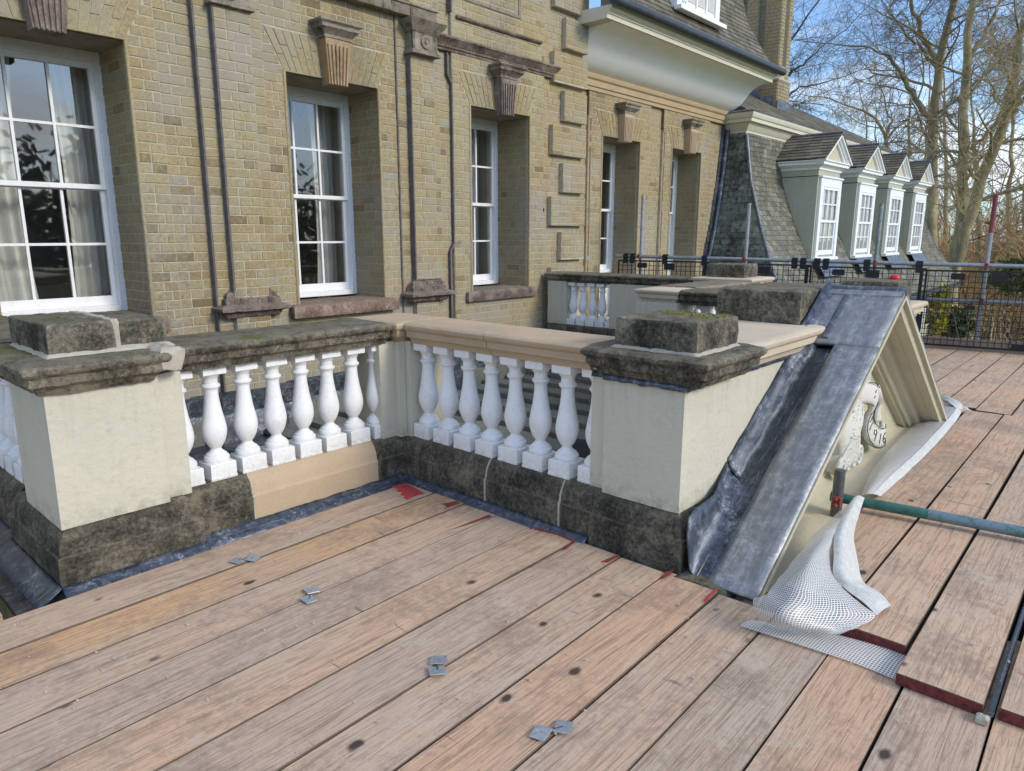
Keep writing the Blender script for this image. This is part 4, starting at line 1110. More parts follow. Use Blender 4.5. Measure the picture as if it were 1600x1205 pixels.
# ---- near right pier with mossy block
p2 = thing("parapet_pier", (2.65, 1.47, 0), "cream pier beside the lead pediment roof, with a dark moss-topped cap block", "pier", "piers of the parapet")
stone(p2, "plinth_stone", 2.400, 2.86, 1.245, 1.698, PLI, "plinth")
body(p2, 2.438, 2.86, 1.285, 1.660, .232, .772); body(p2, 2.468, 2.75, 1.661, 1.745, .232, .772, nm="side_strip")
stone(p2, "coping_stone", 2.372, 2.905, 1.160, 1.745, COP, "old", rough=.004, step=.018)
top_block(p2, 2.462, 2.815, 1.258, 1.628, .878, 1.003); mortar_seam(p2, 2.462, 2.815, 1.258, 1.628, .872, .888)
ms = MB(); rnd = random.Random(4)
for i in range(420):
    x, y = rnd.uniform(2.50, 2.80), rnd.uniform(1.27, 1.60)
    if noise.noise(Vector((x * 9, y * 9, 3))) + (x - 2.62) * 2.2 < 0.02: continue
    r = rnd.uniform(.004, .011); b = len(ms.v)
    ms.lathe(x, y, [(r, 1.002), (r * .85, 1.002 + r * .5), (r * .3, 1.002 + r * .8)], 6, rnd.random())
t = NT("moss", .95); t.color(t.ramp(t.noise(60, 4), [(.35, (.06, .065, .012)), (.65, (.19, .18, .03))])); M["moss"] = t.m
ms.build("moss", M["moss"], p2, smooth=80, kind="stuff")
dp = MB()
for (pts) in ([(2.470, 1.745), (2.462, 1.66)], [(2.432, 1.66), (2.432, 1.279)], [(2.432, 1.279), (2.87, 1.279)], [(2.90, 1.284), (3.62, 1.284)]):
    a, b = Vector(pts[0] + (0,)), Vector(pts[1] + (0,)); n = max(2, int((b - a).length / .03)); nn = Vector(((b - a).y, -(b - a).x, 0)).normalized()
    if nn.x > .5: nn = -nn
    r0, r1 = [], []
    for i in range(n + 1):
        p = a.lerp(b, i / n); wv = .006 * noise.noise(p * 22) + (.0 if i % 3 else -.003)
        r0.append(p + Vector((0, 0, .763))); r1.append(p + nn * .009 + Vector((0, 0, .738 + wv)))
    dp.grid([r0, r1])
dp.build("lead_damp_strip", M["lead_blue"], p2, solid=.004, smooth=60)
# ---- parapet wall behind the pediment, centre pedestal
pw = thing("parapet_wall", (SX, 1.5, 0), "cream parapet wall with pale stone coping behind the lead pediment roof", "wall")
body(pw, 2.863, 5.257, 1.289, 1.66, -.5, .766, nm="wall_face")
stone(pw, "coping_stone", 2.908, 5.212, 1.205, 1.80, COP, "new_cream", rough=.0012, lock="x")
p3 = thing("pedestal_block", (SX, 1.5, .878), "large blackened stone block standing on the parapet wall behind the pediment ridge", "block")
top_block(p3, 3.70, 4.42, 1.325, 1.78, .879, 1.045, rough=.006, nm="stone_block")
m = MB(); m.ring_block(4.02, 4.10, 1.318, 1.40, [(0, .98), (.0, 1.03), (-.02, 1.047)], .02); m.build("mortar_patch", M["putty"], p3, rough=.012, freq=18, smooth=60)
# ---- far (mirrored) pier, balustrades, corner
p4 = thing("parapet_pier", (mx(2.65), 1.47, 0), "dark-capped pier half hidden behind the pediment ridge", "pier", "piers of the parapet")
stone(p4, "plinth_stone", 2.400, 2.86, 1.245, 1.698, PLI, "plinth", True); body(p4, 2.438, 2.86, 1.285, 1.660, .232, .772, True); body(p4, 2.468, 2.75, 1.661, 1.745, .232, .772, True, nm="side_strip")
stone(p4, "coping_stone", 2.372, 2.905, 1.160, 1.745, COP, "new_cream", True, rough=.002); top_block(p4, 2.462, 2.815, 1.258, 1.628, .878, 1.022, mirror=True)
bd_ = thing("balustrade", (mx(2.6), 2.3, 0), "balustrade stub with dark coping seen between the large pedestal block and the pale corner coping", "balustrade", "balustrades of the parapet")
for a, b in ((2.345, 2.871), (1.702, 2.340)): stone(bd_, "plinth_stone", 2.408, 2.762, a, b, PLI, "plinth", True, lock="y")
stone(bd_, "coping_stone", 2.390, 2.755, 1.748, 2.93, [(o, z + (.006 if z > .8 else 0)) for o, z in COP], "old", True, rough=.005, lock="y")
for i in range(7): baluster(bd_, mx(2.555), 2.79 - .168 * i)
c2 = corner(True, "far inner corner pier with pale new stone coping, beyond the moss-topped pier")
be = thing("balustrade", (mx(1.8), 3.15, 0), "far balustrade with patched coping leading to the pale pier in front of the black fence", "balustrade", "balustrades of the parapet")
stone(be, "plinth_stone", 1.09, 2.236, 2.985, 3.37, PLI, "plinth", True, lock="x"); stone(be, "coping_stone", 1.02, 2.352, 2.965, 3.375, [(o, z + .008) for o, z in COP], "old_lite", True, rough=.005, lock="x")
for i in range(8): baluster(be, mx(1.20 + .153 * i), 3.16)
p5 = thing("parapet_pier", (7.17, 3.3, 0), "far pale-coped pier with a blackened cap block just before the black fence", "pier", "piers of the parapet")
stone(p5, "plinth_stone", 6.90, 7.43, 2.985, 3.60, PLI, "plinth"); body(p5, 6.94, 7.39, 3.02, 3.56, .232, .79)
stone(p5, "coping_stone", 6.87, 7.46, 2.955, 3.62, [(o, z + .03) for o, z in COP], "new_cream", rough=.0015); top_block(p5, 6.98, 7.30, 3.09, 3.50, .90, 1.04, rough=.009)
bf = thing("balustrade", (7.22, 4.7, 0), "far balustrade of white balusters butting against the quoined brick corner", "balustrade", "balustrades of the parapet")
for a, b in ((3.605, 4.2), (4.204, 4.95), (4.954, 5.72)): stone(bf, "plinth_stone", 7.04, 7.43, a, b, PLI, "plinth", step=.05, lock="y")
for a, b, t_ in ((3.625, 4.20, "old"), (4.204, 4.84, "old"), (4.844, 5.46, "old"), (5.464, 5.76, "old_lite")): stone(bf, "coping_stone", 7.03, 7.44, a, b, COP, t_, rough=.004, lock="y")
body(bf, 7.075, 7.40, 3.60, 4.78, .232, .77, nm="solid_panel"); body(bf, 7.075, 7.40, 5.44, 5.73, .232, .77, nm="end_pilaster")
m = MB(); m.box(7.066, 7.08, 5.50, 5.56, .24, .765); m.build("corner_strip", M["cream"], bf)
for i in range(5): baluster(bf, 7.15, 5.375 - .146 * i)
# ---- far-left balustrade running back to the house
bg = thing("balustrade", (.9, 4.6, 0), "balustrade at the left edge of view running back from the near pier towards the house", "balustrade", "balustrades of the parapet")
stone(bg, "plinth_stone", .715, 1.08, 3.605, 4.6, PLI, "plinth", lock="y"); stone(bg, "plinth_stone", .715, 1.08, 4.605, 5.76, PLI, "plinth")
stone(bg, "coping_stone", .705, 1.09, 3.665, 5.78, COP, "old", rough=.004, lock="y")
for i in range(10): baluster(bg, .835, 3.56 + .155 * i)
body(bg, .75, 1.05, 5.20, 5.76, .232, .77, nm="end_pilaster")
flashing(bg, [(.715, 3.60, 0), (.715, 5.7, 0)], (-1, 0, 0))

# ================================================================ TERRACE ROOF behind the parapet
tr = thing("terrace_roof", (4.0, 4.5, -.5), kind="structure")
m = MB(); m.box(1.0, 7.1, 1.6, 5.84, -.60, -.505); m.build("roof_deck", M["dark"], tr)
rnd = random.Random(21); x = 3.02; r = 0
while x < 7.02:
    w = .405; y = 1.70 if 2.78 < x < 5.0 else 3.375
    if x + w > 7.03: w = 7.03 - x
    yl = rnd.uniform(-.5, 0)
    y0 = y
    while y0 < 5.72:
        L = rnd.uniform(.75, 1.15); y1 = min(5.72, y0 + L + yl); yl = 0
        if y1 - y0 > .12:
            q = MB(); za = -.40 + rnd.uniform(-.006, .006); zb = za + .065
            xx0, xx1 = x - .012, x + w + .012
            if y0 < 3.37 and (xx1 > 5.36): 
                y0 = y1; continue
            q.hexa([(xx0, y0 + .006, za), (xx1, y0 + .006, za - .012), (xx1, y1 - .006, za - .012), (xx0, y1 - .006, za), (xx0, y0 + .006, zb), (xx1, y0 + .006, zb - .055), (xx1, y1 - .006, zb - .055), (xx0, y1 - .006, zb)], rnd.random())
            q.build("paving_slab", M["paver"], tr, bevel=.006)
        y0 = y1
    x += w; r += 1
for i in range(4):
    x0 = 1.09 + .485 * i
    q = MB(); q.box(x0, x0 + .478, 3.375, 5.72, -.42, -.385 - .004 * i); q.build("lead_sheet", M["lead_dark"], tr, bevel=.008)
    q = MB(); q.tube([(x0 + .48, 3.38, -.378), (x0 + .48, 5.71, -.378)], .022, 8); q.build("lead_roll", M["lead_dark"], tr, smooth=60)

# ================================================================ PEDIMENT
PK = .6277; AX, AZ = SX, 1.03
ped = thing("pediment", (AX, 1.0, 0), "steep lead-roofed pediment with cream mouldings and a white carved cartouche, beside the netting", "pediment")
def sl(x, y, off=0.0, sg=-1):
    """point on the roof slope; x measured on the left side, mirrored for sg=+1"""
    z = AZ + off - PK * (AX - x); return Vector((x if sg < 0 else 2 * AX - x, y, z))
XE = 2.395
def slab(name, mat, xa, xb, ya, yb, off, sg=-1, thick=.02, nx=26, ny=6, rough=.003):
    m = MB(); m.grid([[sl(xa + (xb - xa) * i / nx, ya + (yb - ya) * j / ny, off, sg) for j in range(ny + 1)] for i in range(nx + 1)])
    return m.build(name, M[mat], ped, rough=rough, freq=7, smooth=60, solid=thick)
for sg in (-1, 1):
    slab("lead_sheet", "lead_rake", XE, 3.665, .925, 1.125, .012, sg)
    slab("lead_sheet", "lead_rake", 3.668, AX - .004, .925, 1.315, .013, sg, ny=10)
    slab("lead_channel", "lead_dark", 2.80, 3.662, 1.10, 1.30, -.014, sg)
    slab("lead_channel", "lead_blue", 2.52, 2.835, 1.085, 1.24, -.006, sg)
    # fillet dressed up the wall
    m = MB(); rows = []
    for i in range(41):
        x = 2.86 + (3.69 - 2.86) * i / 40; w = .010 * noise.noise(Vector((x * 9, 0, sg)))
        rows.append([sl(x, 1.215 + w, -.006, sg), sl(x, 1.24 + w, .018 + w, sg), sl(x, 1.268, .040 + w, sg), sl(x, 1.281, .085 + w * 1.5, sg)])
    m.grid(rows); m.build("lead_upstand", M["lead_dark"], ped, rough=.004, freq=16, smooth=70, solid=.006)
    # lead up-and-over at the wall beside the ridge
    m = MB(); rows = []
    for i in range(17):
        x = 3.70 + (AX - 3.70) * i / 16; rows.append([sl(x, 1.25, .016, sg), sl(x, 1.285, .03, sg), sl(x, 1.312, .075, sg)])
    m.grid(rows); m.build("lead_upstand", M["lead_blue"], ped, rough=.004, freq=16, smooth=70, solid=.006)
    m = MB(); m.grid([[sl(3.69 + .37 * i / 12, y, o, sg) for y, o in ((1.165, .020), (1.17, .030), (1.205, .030), (1.21, .020))] for i in range(13)]); m.build("lead_lap", M["lead"], ped, smooth=60)
APR = [(2.845, [(1.098, .010), (1.16, .006), (1.21, .010), (1.255, .035), (1.280, .085)]), (2.76, [(1.096, .010), (1.15, .008), (1.195, .014), (1.236, .035), (1.266, .085)]), (2.66, [(1.094, .010), (1.145, .008), (1.19, .014), (1.226, .05), (1.240, .115)]),
       (2.56, [(1.090, .012), (1.14, .008), (1.188, .014), (1.222, .055), (1.238, .165)]), (2.485, [(1.092, .012), (1.14, .008), (1.185, .012), (1.220, .05), (1.237, .215)]), (2.430, [(1.105, .010), (1.145, .006), (1.185, .010), (1.215, .04), (1.236, .225)]), (2.405, [(1.122, .004), (1.15, .0), (1.182, .004), (1.208, .04), (1.226, .17)])]
m = MB(); rows = []
for i in range(len(APR) - 1):
    for k in range(5):
        f = k / 5; rows.append([sl(APR[i][0] + (APR[i + 1][0] - APR[i][0]) * f, p[0] + (q[0] - p[0]) * f, p[1] + (q[1] - p[1]) * f) for p, q in zip(APR[i][1], APR[i + 1][1])])
rows.append([sl(APR[-1][0], *q) for q in APR[-1][1]])
rows = [[p for j in range(len(r) - 1) for p in (r[j], r[j].lerp(r[j + 1], .5))] + [r[-1]] for r in rows]
m.grid(rows); m.build("lead_apron", M["lead_blue"], ped, rough=.004, freq=17, smooth=80, solid=.007)
m = MB(); m.ring_block(2.36, 2.62, 1.03, 1.26, [(0, -.12), (.0, -.02), (-.01, .0), (-.04, .012)], .03); m.build("foot_stone", M["plinth"], ped, rough=.008, smooth=40)
m = MB(); m.tube([(AX, .918, AZ + .016), (AX, 1.00, AZ + .020), (AX, 1.15, AZ + .019), (AX, 1.318, AZ + .021)], .020, 10); m.build("ridge_roll", M["lead"], ped, rough=.003, freq=20, smooth=70)
for sg in (-1, 1):
    m = MB(); m.extrude([(-.001, -.001), (-.001, .015), (.055, .015 - .036), (.055, -.036)], (AX, .925, AZ + .018), (AX, 1.318, AZ + .018), (sg, 0, 0), (0, 0, 1), 8); m.build("ridge_wing", M["lead_rake"], ped, rough=.002, freq=20)
RP = [(.004, .921), (-.015, .921), (-.019, .980), (-.033, .983), (-.033, .993), (-.046, .996), (-.046, 1.006), (-.058, 1.009), (-.060, 1.066), (-.105, 1.069), (-.112, 1.100), (-.136, 1.112), (-.136, 1.130), (-.152, 1.136), (-.152, 1.20), (-.11, 1.20), (-.11, 1.09), (-.05, 1.06), (-.05, .950), (.004, .936)]
for sg in (-1, 1):
    dr = Vector((-sg, 0, PK)).normalized(); nn = Vector((sg * dr.z, 0, abs(dr.x)))
    base = Vector((AX + sg * (AX - XE), 0, AZ - PK * (AX - XE))); m = MB(); b0 = len(m.v); NP = 24
    for k in range(NP + 1):
        for (n_, y) in RP:
            p = base + nn * (n_ - .004); 
            tt = (AX - p.x) / dr.x
            q = p + dr * (tt * k / NP); m.v.append((q.x, y, q.z))
    L = len(RP)
    for k in range(NP):
        for i in range(L):
            j = (i + 1) % L; m.face((k * L + i, k * L + j, (k + 1) * L + j, (k + 1) * L + i))
    m.face(list(range(L))); m.face([NP * L + i for i in range(L)])
    m.build("raking_cornice", M["tymp"], ped, rough=.0015, freq=25, smooth=25)
m = MB(); m.poly([(2.30, 1.176, -.3), (5.82, 1.176, -.3), (5.82, 1.176, -.05), (AX, 1.176, .98), (2.30, 1.176, -.05)]); m.build("tympanum", M["tymp"], ped)
m = MB(); m.extrude([(.912, -.20), (.912, -.012), (.93, -.004), (1.05, .008), (1.15, .02), (1.179, .04), (1.179, -.20)], (2.50, 0, 0), (5.62, 0, 0), (0, 1, 0), (0, 0, 1), 40); m.build("cornice_ledge", M["tymp"], ped, rough=.002, freq=12, smooth=40)
# carved cartouche
half = [(0, .66), (.035, .655), (.05, .60), (.10, .585), (.15, .60), (.185, .555), (.17, .50), (.125, .475), (.12, .43), (.16, .40), (.205, .345), (.20, .27), (.165, .215), (.15, .165), (.185, .13), (.19, .075), (.14, .045), (.09, .07), (.05, .03), (0, .015)]
out = [(AX + x, z) for x, z in half] + [(AX - x, z) for x, z in half[-2:0:-1]]
car = MB(); n = len(out)
cxm, czm = AX, .33
for (s_, y) in ((1.0, 1.178), (1.0, 1.128), (.93, 1.112), (.72, 1.100), (.45, 1.090)):
    for (x, z) in out: car.v.append((cxm + (x - cxm) * s_, y, czm + (z - czm) * s_))
for k in range(4):
    for i in range(n): car.face((k * n + i, k * n + (i + 1) % n, (k + 1) * n + (i + 1) % n, (k + 1) * n + i))
car.face([4 * n + i for i in range(n)])
CT = car.build("cartouche", M["carving"], ped, smooth=40)
for sg in (-1, 1):
    for (cx, cz, r, tn) in ((.150, .095, .062, 1.9), (.150, .545, .05, 1.7), (.055, .085, .040, 1.6)):
        pth = []; sc = MB()
        for i in range(26):
            a = i / 25 * tn * 2 * math.pi; rr = r * (1 - i / 30); pth.append((AX + sg * (cx + rr * math.cos(a) * .9), 1.112 - .014 * i / 25, cz + rr * math.sin(a)))
        sc.tube(pth, [.015 - .009 * i / 25 for i in range(26)], 7); sc.build("volute", M["carving"], CT, smooth=60)
orn = MB(); rnd = random.Random(5)
for k in range(46):
    cx, cz, r = AX + rnd.uniform(-.085, .085), rnd.uniform(.18, .52), rnd.uniform(.012, .022)
    a0 = rnd.uniform(0, 6.28); pth = [(cx + r * (1 - .12 * q) * math.cos(a0 + q * .7), 1.092, cz + r * (1 - .12 * q) * math.sin(a0 + q * .7)) for q in range(7)]
    orn.tube(pth, [.004, .006, .0065, .006, .005, .004, .002], 6)
orn.build("carved_ornament", M["carving"], CT, smooth=60, kind="stuff")
ctrl = [(4.06, .49, 1.10), (4.17, .475, 1.085), (4.27, .445, 1.075), (4.335, .385, 1.085), (4.37, .30, 1.115), (4.42, .21, 1.12), (4.50, .145, 1.10), (4.60, .125, 1.085), (4.685, .15, 1.105)]
ctrl = [Vector((x, y, z)) for x, z, y in ctrl]; path_ = []
for i in range(len(ctrl) - 1):
    p0, p1_, p2_, p3_ = ctrl[max(0, i - 1)], ctrl[i], ctrl[i + 1], ctrl[min(len(ctrl) - 1, i + 2)]
    for k in range(5):
        q = k / 5; path_.append(0.5 * ((2 * p1_) + (p2_ - p0) * q + (2 * p0 - 5 * p1_ + 4 * p2_ - p3_) * q * q + (3 * p1_ - p0 - 3 * p2_ + p3_) * q ** 3))
path_.append(ctrl[-1]); rib = MB(); rows = []
for i, p in enumerate(path_):
    d = (path_[min(i + 1, len(path_) - 1)] - path_[max(0, i - 1)]); d.y = 0; d.normalize(); nrm = Vector((-d.z, 0, d.x)); w = .062
    rows.append([p + nrm * w + Vector((0, .014, 0)), p + nrm * w * .55, p - nrm * w * .55, p - nrm * w + Vector((0, .010, 0))])
rib.grid(rows); RB = rib.build("ribbon", M["carving"], ped, smooth=60, solid=.022)
tail = MB(); tr_ = []
for i in range(13):
    f = i / 12; x = 4.66 - .10 * f + .02 * math.sin(f * 6); z = .20 + .24 * f; w = .055 * (1 - .55 * f)
    tr_.append([(x - w, 1.14 + .01 * math.sin(f * 5), z), (x, 1.122 + .012 * math.sin(f * 7), z + .012), (x + w, 1.145, z)])
tail.grid(tr_); tail.build("ribbon_tail", M["carving"], ped, smooth=60, solid=.016)
ink = MB(); NR = len(rows) - 1
def rpt(f, v):
    i = min(NR - 1, int(f * NR)); g = f * NR - i; a = rows[i][1].lerp(rows[i + 1][1], g); b = rows[i][2].lerp(rows[i + 1][2], g)
    return a.lerp(b, v) + Vector((-.001, -.0125, 0))
for v in (-.38, 1.38): ink.tube([rpt(f, v) for f in (.10, .16, .22, .28)], .0026, 5); ink.tube([rpt(f, v) for f in (.42, .5, .58, .66, .74, .82, .9, .96)], .0026, 5)
for st_ in ([(.22, .1), (.22, .35)], [(.225, .6), (.215, .8)], [(.47, .1), (.47, .9)], [(.53, .1), (.55, .5), (.53, .9)], [(.60, .0), (.60, .9)],
            [(.72, .2), (.70, .0), (.675, .2), (.685, .45), (.72, .45), (.72, .15), (.715, 1.0)], [(.79, .05), (.79, 1.0)], [(.90, .15), (.865, .0), (.84, .3), (.84, .75), (.87, 1.0), (.90, .8), (.885, .55), (.85, .6)]): ink.tube([rpt(*q) for q in st_], .0026, 5)
ink.build("lettering", M["ink"], RB)

# ================================================================ SCAFFOLD DECK
deck = thing("deck", (1.0, 0.5, -.04), kind="structure")
def board(x0, x1, y0, y1, zt, tint, end=None, rot=R(1.1), pivot=(1.3, 0)):
    m = MB(); n = 10; th = .038
    vals = [x0 + (x1 - x0) * i / n for i in range(n + 1)]
    k = math.tan(rot); wob = random.uniform(-.0045, .003); tw = random.uniform(-.0025, .0025)
    for x in vals:
        d = (x - 1.3) * k + .0015 * math.sin(x * 2.1 + y0 * 9)
        for (yy, z) in ((y0 + .0026, zt - th), (y0 + .0026, zt - .0025), (y0 + .0042, zt), ((y0 + y1) / 2, zt + .0008), (y1 - .0042, zt), (y1 - .0026, zt - .0025), (y1 - .0026, zt - th)):
            m.v.append((x, yy + d, z + wob + tw * (yy - y0) / (y1 - y0)))
    for i in range(n):
        for j in range(7):
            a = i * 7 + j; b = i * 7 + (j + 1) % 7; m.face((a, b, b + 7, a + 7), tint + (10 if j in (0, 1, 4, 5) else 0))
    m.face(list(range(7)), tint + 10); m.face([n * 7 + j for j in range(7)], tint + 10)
    o = m.build("scaffold_board", M["wood"], deck)
    if end:
        e = MB(); d = (x0 - 1.3) * k
        e.box(x0 - .0025, x0 + .0, y0 + .004 + d, y1 - .004 + d, zt - .036, zt - .003); e.build("painted_end", M[end], o)
    return o
far = [2.868, 2.640, 2.415, 2.188, 1.955, 1.724, 1.490, 1.268, 1.042, .818, .594, .369, .143, -.085, -.312, -.54, -.77, -1.0, -1.23, -1.46, -1.69, -1.92]
ends = [2.345, 2.355, 2.350, 2.345, 2.36, 2.375, 2.372, 2.39, 2.36, 2.62, 2.75, 2.70, 2.72, 2.7, 2.7, 2.7, 2.7, 2.7, 2.7, 2.7, 2.7]
tints = [.52, .97, .40, .66, .22, .60, .33, .08, .45, .70, .12, .58, .30, .5, .2, .8, .35, .6, .1, .5, .3]
for i in range(len(far) - 1):
    board(ends[i] - 3.9, ends[i], far[i + 1], far[i], random.uniform(-.002, .002), tints[i])
# upper layer lapping over, and the far run to the fence
up_l = [(.640, .872, 2.52), (.412, .636, 2.365), (.176, .404, 2.19), (-.075, .145, 2.205), (-.31, -.08, 2.23), (-.54, -.315, 2.2), (-.77, -.545, 2.2), (-1.0, -.775, 2.25), (-1.23, -1.005, 2.2), (-1.46, -1.235, 2.3), (-1.69, -1.465, 2.2), (-1.92, -1.695, 2.2)]
for i, (a, b, x0) in enumerate(up_l): board(x0, 6.16, a, b, .040, [.15, .28, .36, .12, .5, .7, .3][i % 7], "maroon", R(.35))
y = 2.22; k = 0
while y > -1.8:
    a = y - .229
    x0 = 6.18 + (.0 if y < .9 else random.uniform(-.08, .0))
    if y > .95: x0 = 5.9
    if abs(y - 1.075) < .1: x0 = 6.28
    board(x0, 9.50, a, y - .003, .040 + random.uniform(-.002, .002), [.2, .05, .9, .65, .25, .3, .15, .6, .35, .1, .5, .4, .7, .2][k % 14], None, R(.1)); y = a; k += 1
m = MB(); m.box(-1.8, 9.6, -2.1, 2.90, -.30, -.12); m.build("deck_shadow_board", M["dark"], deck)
# painted marks on the board ends
def paint(pts, mat="red_bright", z=.0022):
    m = MB(); m.poly([pz(px, py, z) for px, py in pts]); return m.build("paint_mark", M[mat], deck)
paint([(611, 760), (622, 757), (634, 755), (652, 764), (664, 771), (650, 775), (636, 781), (630, 778), (633, 775), (624, 774), (629, 770), (618, 768), (622, 765)])
paint([(690, 787), (714, 783), (719, 786), (704, 791), (694, 796), (698, 790)], "red")
paint([(834, 827), (836, 824), (900, 842), (898, 846), (885, 858), (877, 861), (893, 846), (870, 836)], "red")
paint([(700, 829), (765, 804), (768, 807), (735, 818)], "red")
paint([(1040, 893), (1054, 890), (1046, 899), (1032, 906)], "red"); paint([(938, 878), (966, 866), (968, 869), (950, 879)], "red")
paint([(1099, 938), (1106, 930), (1128, 912), (1127, 918), (1112, 930), (1101, 942)], "red_bright"); paint([(1080, 899), (1094, 903), (1091, 905), (1078, 901)], "red")
# timber ends and lead gutter at the far left
m = MB(); m.box(-.8, .50, 2.94, 4.9, -.06, -.02, .3); m.build("scaffold_board", M["wood"], deck)
m = MB(); rows = []
for i in range(40):
    yy = 2.88 + 2.9 * i / 39; rows.append([(.56, yy, -.075), (.60, yy, -.07), (.65, yy, -.045 + .006 * noise.noise(Vector((0, yy * 9, 0)))), (.69, yy, .0)])
m.grid(rows); gl = m.build("lead_gutter", M["lead_dark"], bg, rough=.006, freq=14, smooth=70)

# ---- fixing clips on the boards (pairs of square zinc plates)
for i, (pa, pb, lab) in enumerate([((372, 877), (396, 873), "grey clip of two square plates on the honey-coloured board nearest the left balustrade"), ((487, 924), (483, 938), "bright clip of two square plates on the left deck, second from the balustrade"),
                                   ((685, 1033), (683, 1050), "bright clip of two square plates in the middle of the deck with a rusty stain"), ((845, 1147), (880, 1138), "dull grey clip of two square plates, nearest the camera")]):
    A, B = pz(*pa, .003), pz(*pb, .003); c = (A + B) / 2
    t_ = thing("board_clip", c, lab, "clip", "clips joining the deck boards")
    for q, P in enumerate((A, B)):
        m = MB(); ang = R(20 + 12 * q) + i; ax = Vector((math.cos(ang), math.sin(ang), .05 * (1 if q else -1))) * .026; ay = Vector((-math.sin(ang), math.cos(ang), .08)) * .024
        m.obox(P + Vector((0, 0, .004)), ax, ay, Vector((0, 0, .002))); m.build("plate", M["plate"], t_, bevel=.0015)
    m = MB(); m.tube([A + Vector((0, 0, .002)), B + Vector((0, 0, .002))], .005, 6); m.build("pin", M["tube_dark"], t_)

# ---- loose bits
m = MB(); pts = [pz(1548, 1118, .022), pz(1562, 1070, .034), pz(1582, 1010, .034), pz(1600, 955, .034), pz(1640, 850, .034)]
m.tube(pts, .006, 8); o = m.build("strap", M["galv"], None, label="ribbed grey strap lying in the gap between two red-ended boards", cat="strap", smooth=60)
m = MB()
for i in range(90):
    f = i / 89; k = min(3, int(f * 4)); p = pts[k].lerp(pts[k + 1], f * 4 - k); m.obox(p + Vector((0, 0, .004)), (.002, 0, 0), (0, .007, 0), (0, 0, .0035))
m.build("rib", M["tube_dark"], o, kind="stuff")
c = pz(1535, 1124, .012); m = MB(); m.ring_block(c.x - .016, c.x + .016, c.y - .014, c.y + .014, [(-.004, 0), (0, .006), (0, .02), (-.006, .024)], .012)
m.build("stone_chip", M["putty"], None, rough=.004, freq=50, label="pale mortar chip lying against the red board end", cat="chip")
c = Vector((5.60, 1.36, 1.022)); m = MB(); m.lathe(c.x, c.y, [(.032, c.z + .002), (.035, c.z + .010), (.033, c.z + .022), (.022, c.z + .033), (.006, c.z + .037)], 18)
m.build("red_cap", M["capred"], None, smooth=50, label="small bright red cap sitting on the far dark block by the fence", cat="cap")

cr = MB(); rnd = random.Random(31)
for i in range(260):
    x, y = rnd.uniform(.2, 2.3), rnd.uniform(.2, 2.85)
    if i % 3 == 0: x, y = rnd.uniform(2.4, 6.0), rnd.uniform(-.4, .62)
    z = .0012 if x < 2.3 else .0415; r = rnd.uniform(.0012, .0035)
    cr.obox((x, y, z + r * .6), (r, r * .3, 0), (-r * .4, r * .8, 0), (0, r * .2, r * .6))
cr.build("mortar_crumbs", M["putty"], None, kind="stuff")

# ================================================================ NETTING
def surf(rows, name, mat, n=5, **kw):
    """smooth sheet through a control net; uv in metres"""
    def cr(p0, p1, p2, p3, t): return 0.5 * ((2 * p1) + (p2 - p0) * t + (2 * p0 - 5 * p1 + 4 * p2 - p3) * t * t + (3 * p1 - p0 - 3 * p2 + p3) * t ** 3)
    def dens(l):
        o = []
        for i in range(len(l) - 1):
            a, b, c, d = l[max(0, i - 1)], l[i], l[i + 1], l[min(len(l) - 1, i + 2)]
            for k in range(n): o.append(cr(a, b, c, d, k / n))
        return o + [l[-1]]
    R1 = [dens([Vector(p) for p in r]) for r in rows]
    R2 = list(zip(*[dens([r[j] for r in R1]) for j in range(len(R1[0]))]))
    H, W = len(R2), len(R2[0])
    ul = [0.0]; 
    for j in range(1, W): ul.append(ul[-1] + sum((R2[i][j] - R2[i][j - 1]).length for i in range(H)) / H)
    vl = [0.0]
    for i in range(1, H): vl.append(vl[-1] + sum((R2[i][j] - R2[i - 1][j]).length for j in range(W)) / W)
    m = MB(); m.grid(R2, uv=[[(ul[j], vl[i]) for j in range(W)] for i in range(H)])
    return m.build(name, M[mat], kw.pop("parent", None), smooth=180, fixn=False, **kw)
P = lambda x, y, z: pz(x, y, z)
net = [  # from the top at the tube down to the roll at the bottom; left to right
    [P(1322, 790, .150), P(1330, 786, .155), P(1338, 784, .15), P(1346, 786, .13)],
    [P(1283, 826, .135), P(1300, 822, .165), P(1314, 822, .16), P(1322, 822, .13)],
    [P(1247, 866, .125), P(1268, 868, .175), P(1290, 868, .16), P(1306, 866, .12)],
    [P(1222, 900, .115), P(1250, 908, .165), P(1284, 910, .14), P(1312, 912, .10)],
    [P(1198, 930, .105), P(1240, 940, .14), P(1290, 944, .11), P(1345, 946, .075)],
    [P(1178, 938, .075), P(1222, 958, .115), P(1280, 966, .085), P(1368, 962, .058)],
    [P(1177, 952, .045), P(1220, 974, .075), P(1270, 984, .06), P(1340, 980, .052)],
    [P(1184, 966, .015), P(1222, 979, .02), P(1270, 989, .03), P(1313, 990, .05)],
]
nt = surf(net, "debris_netting", "net", 5, label="crumpled sheet of white gridded netting tied to the green tube beside the pediment", cat="netting", rough=.008, freq=9)
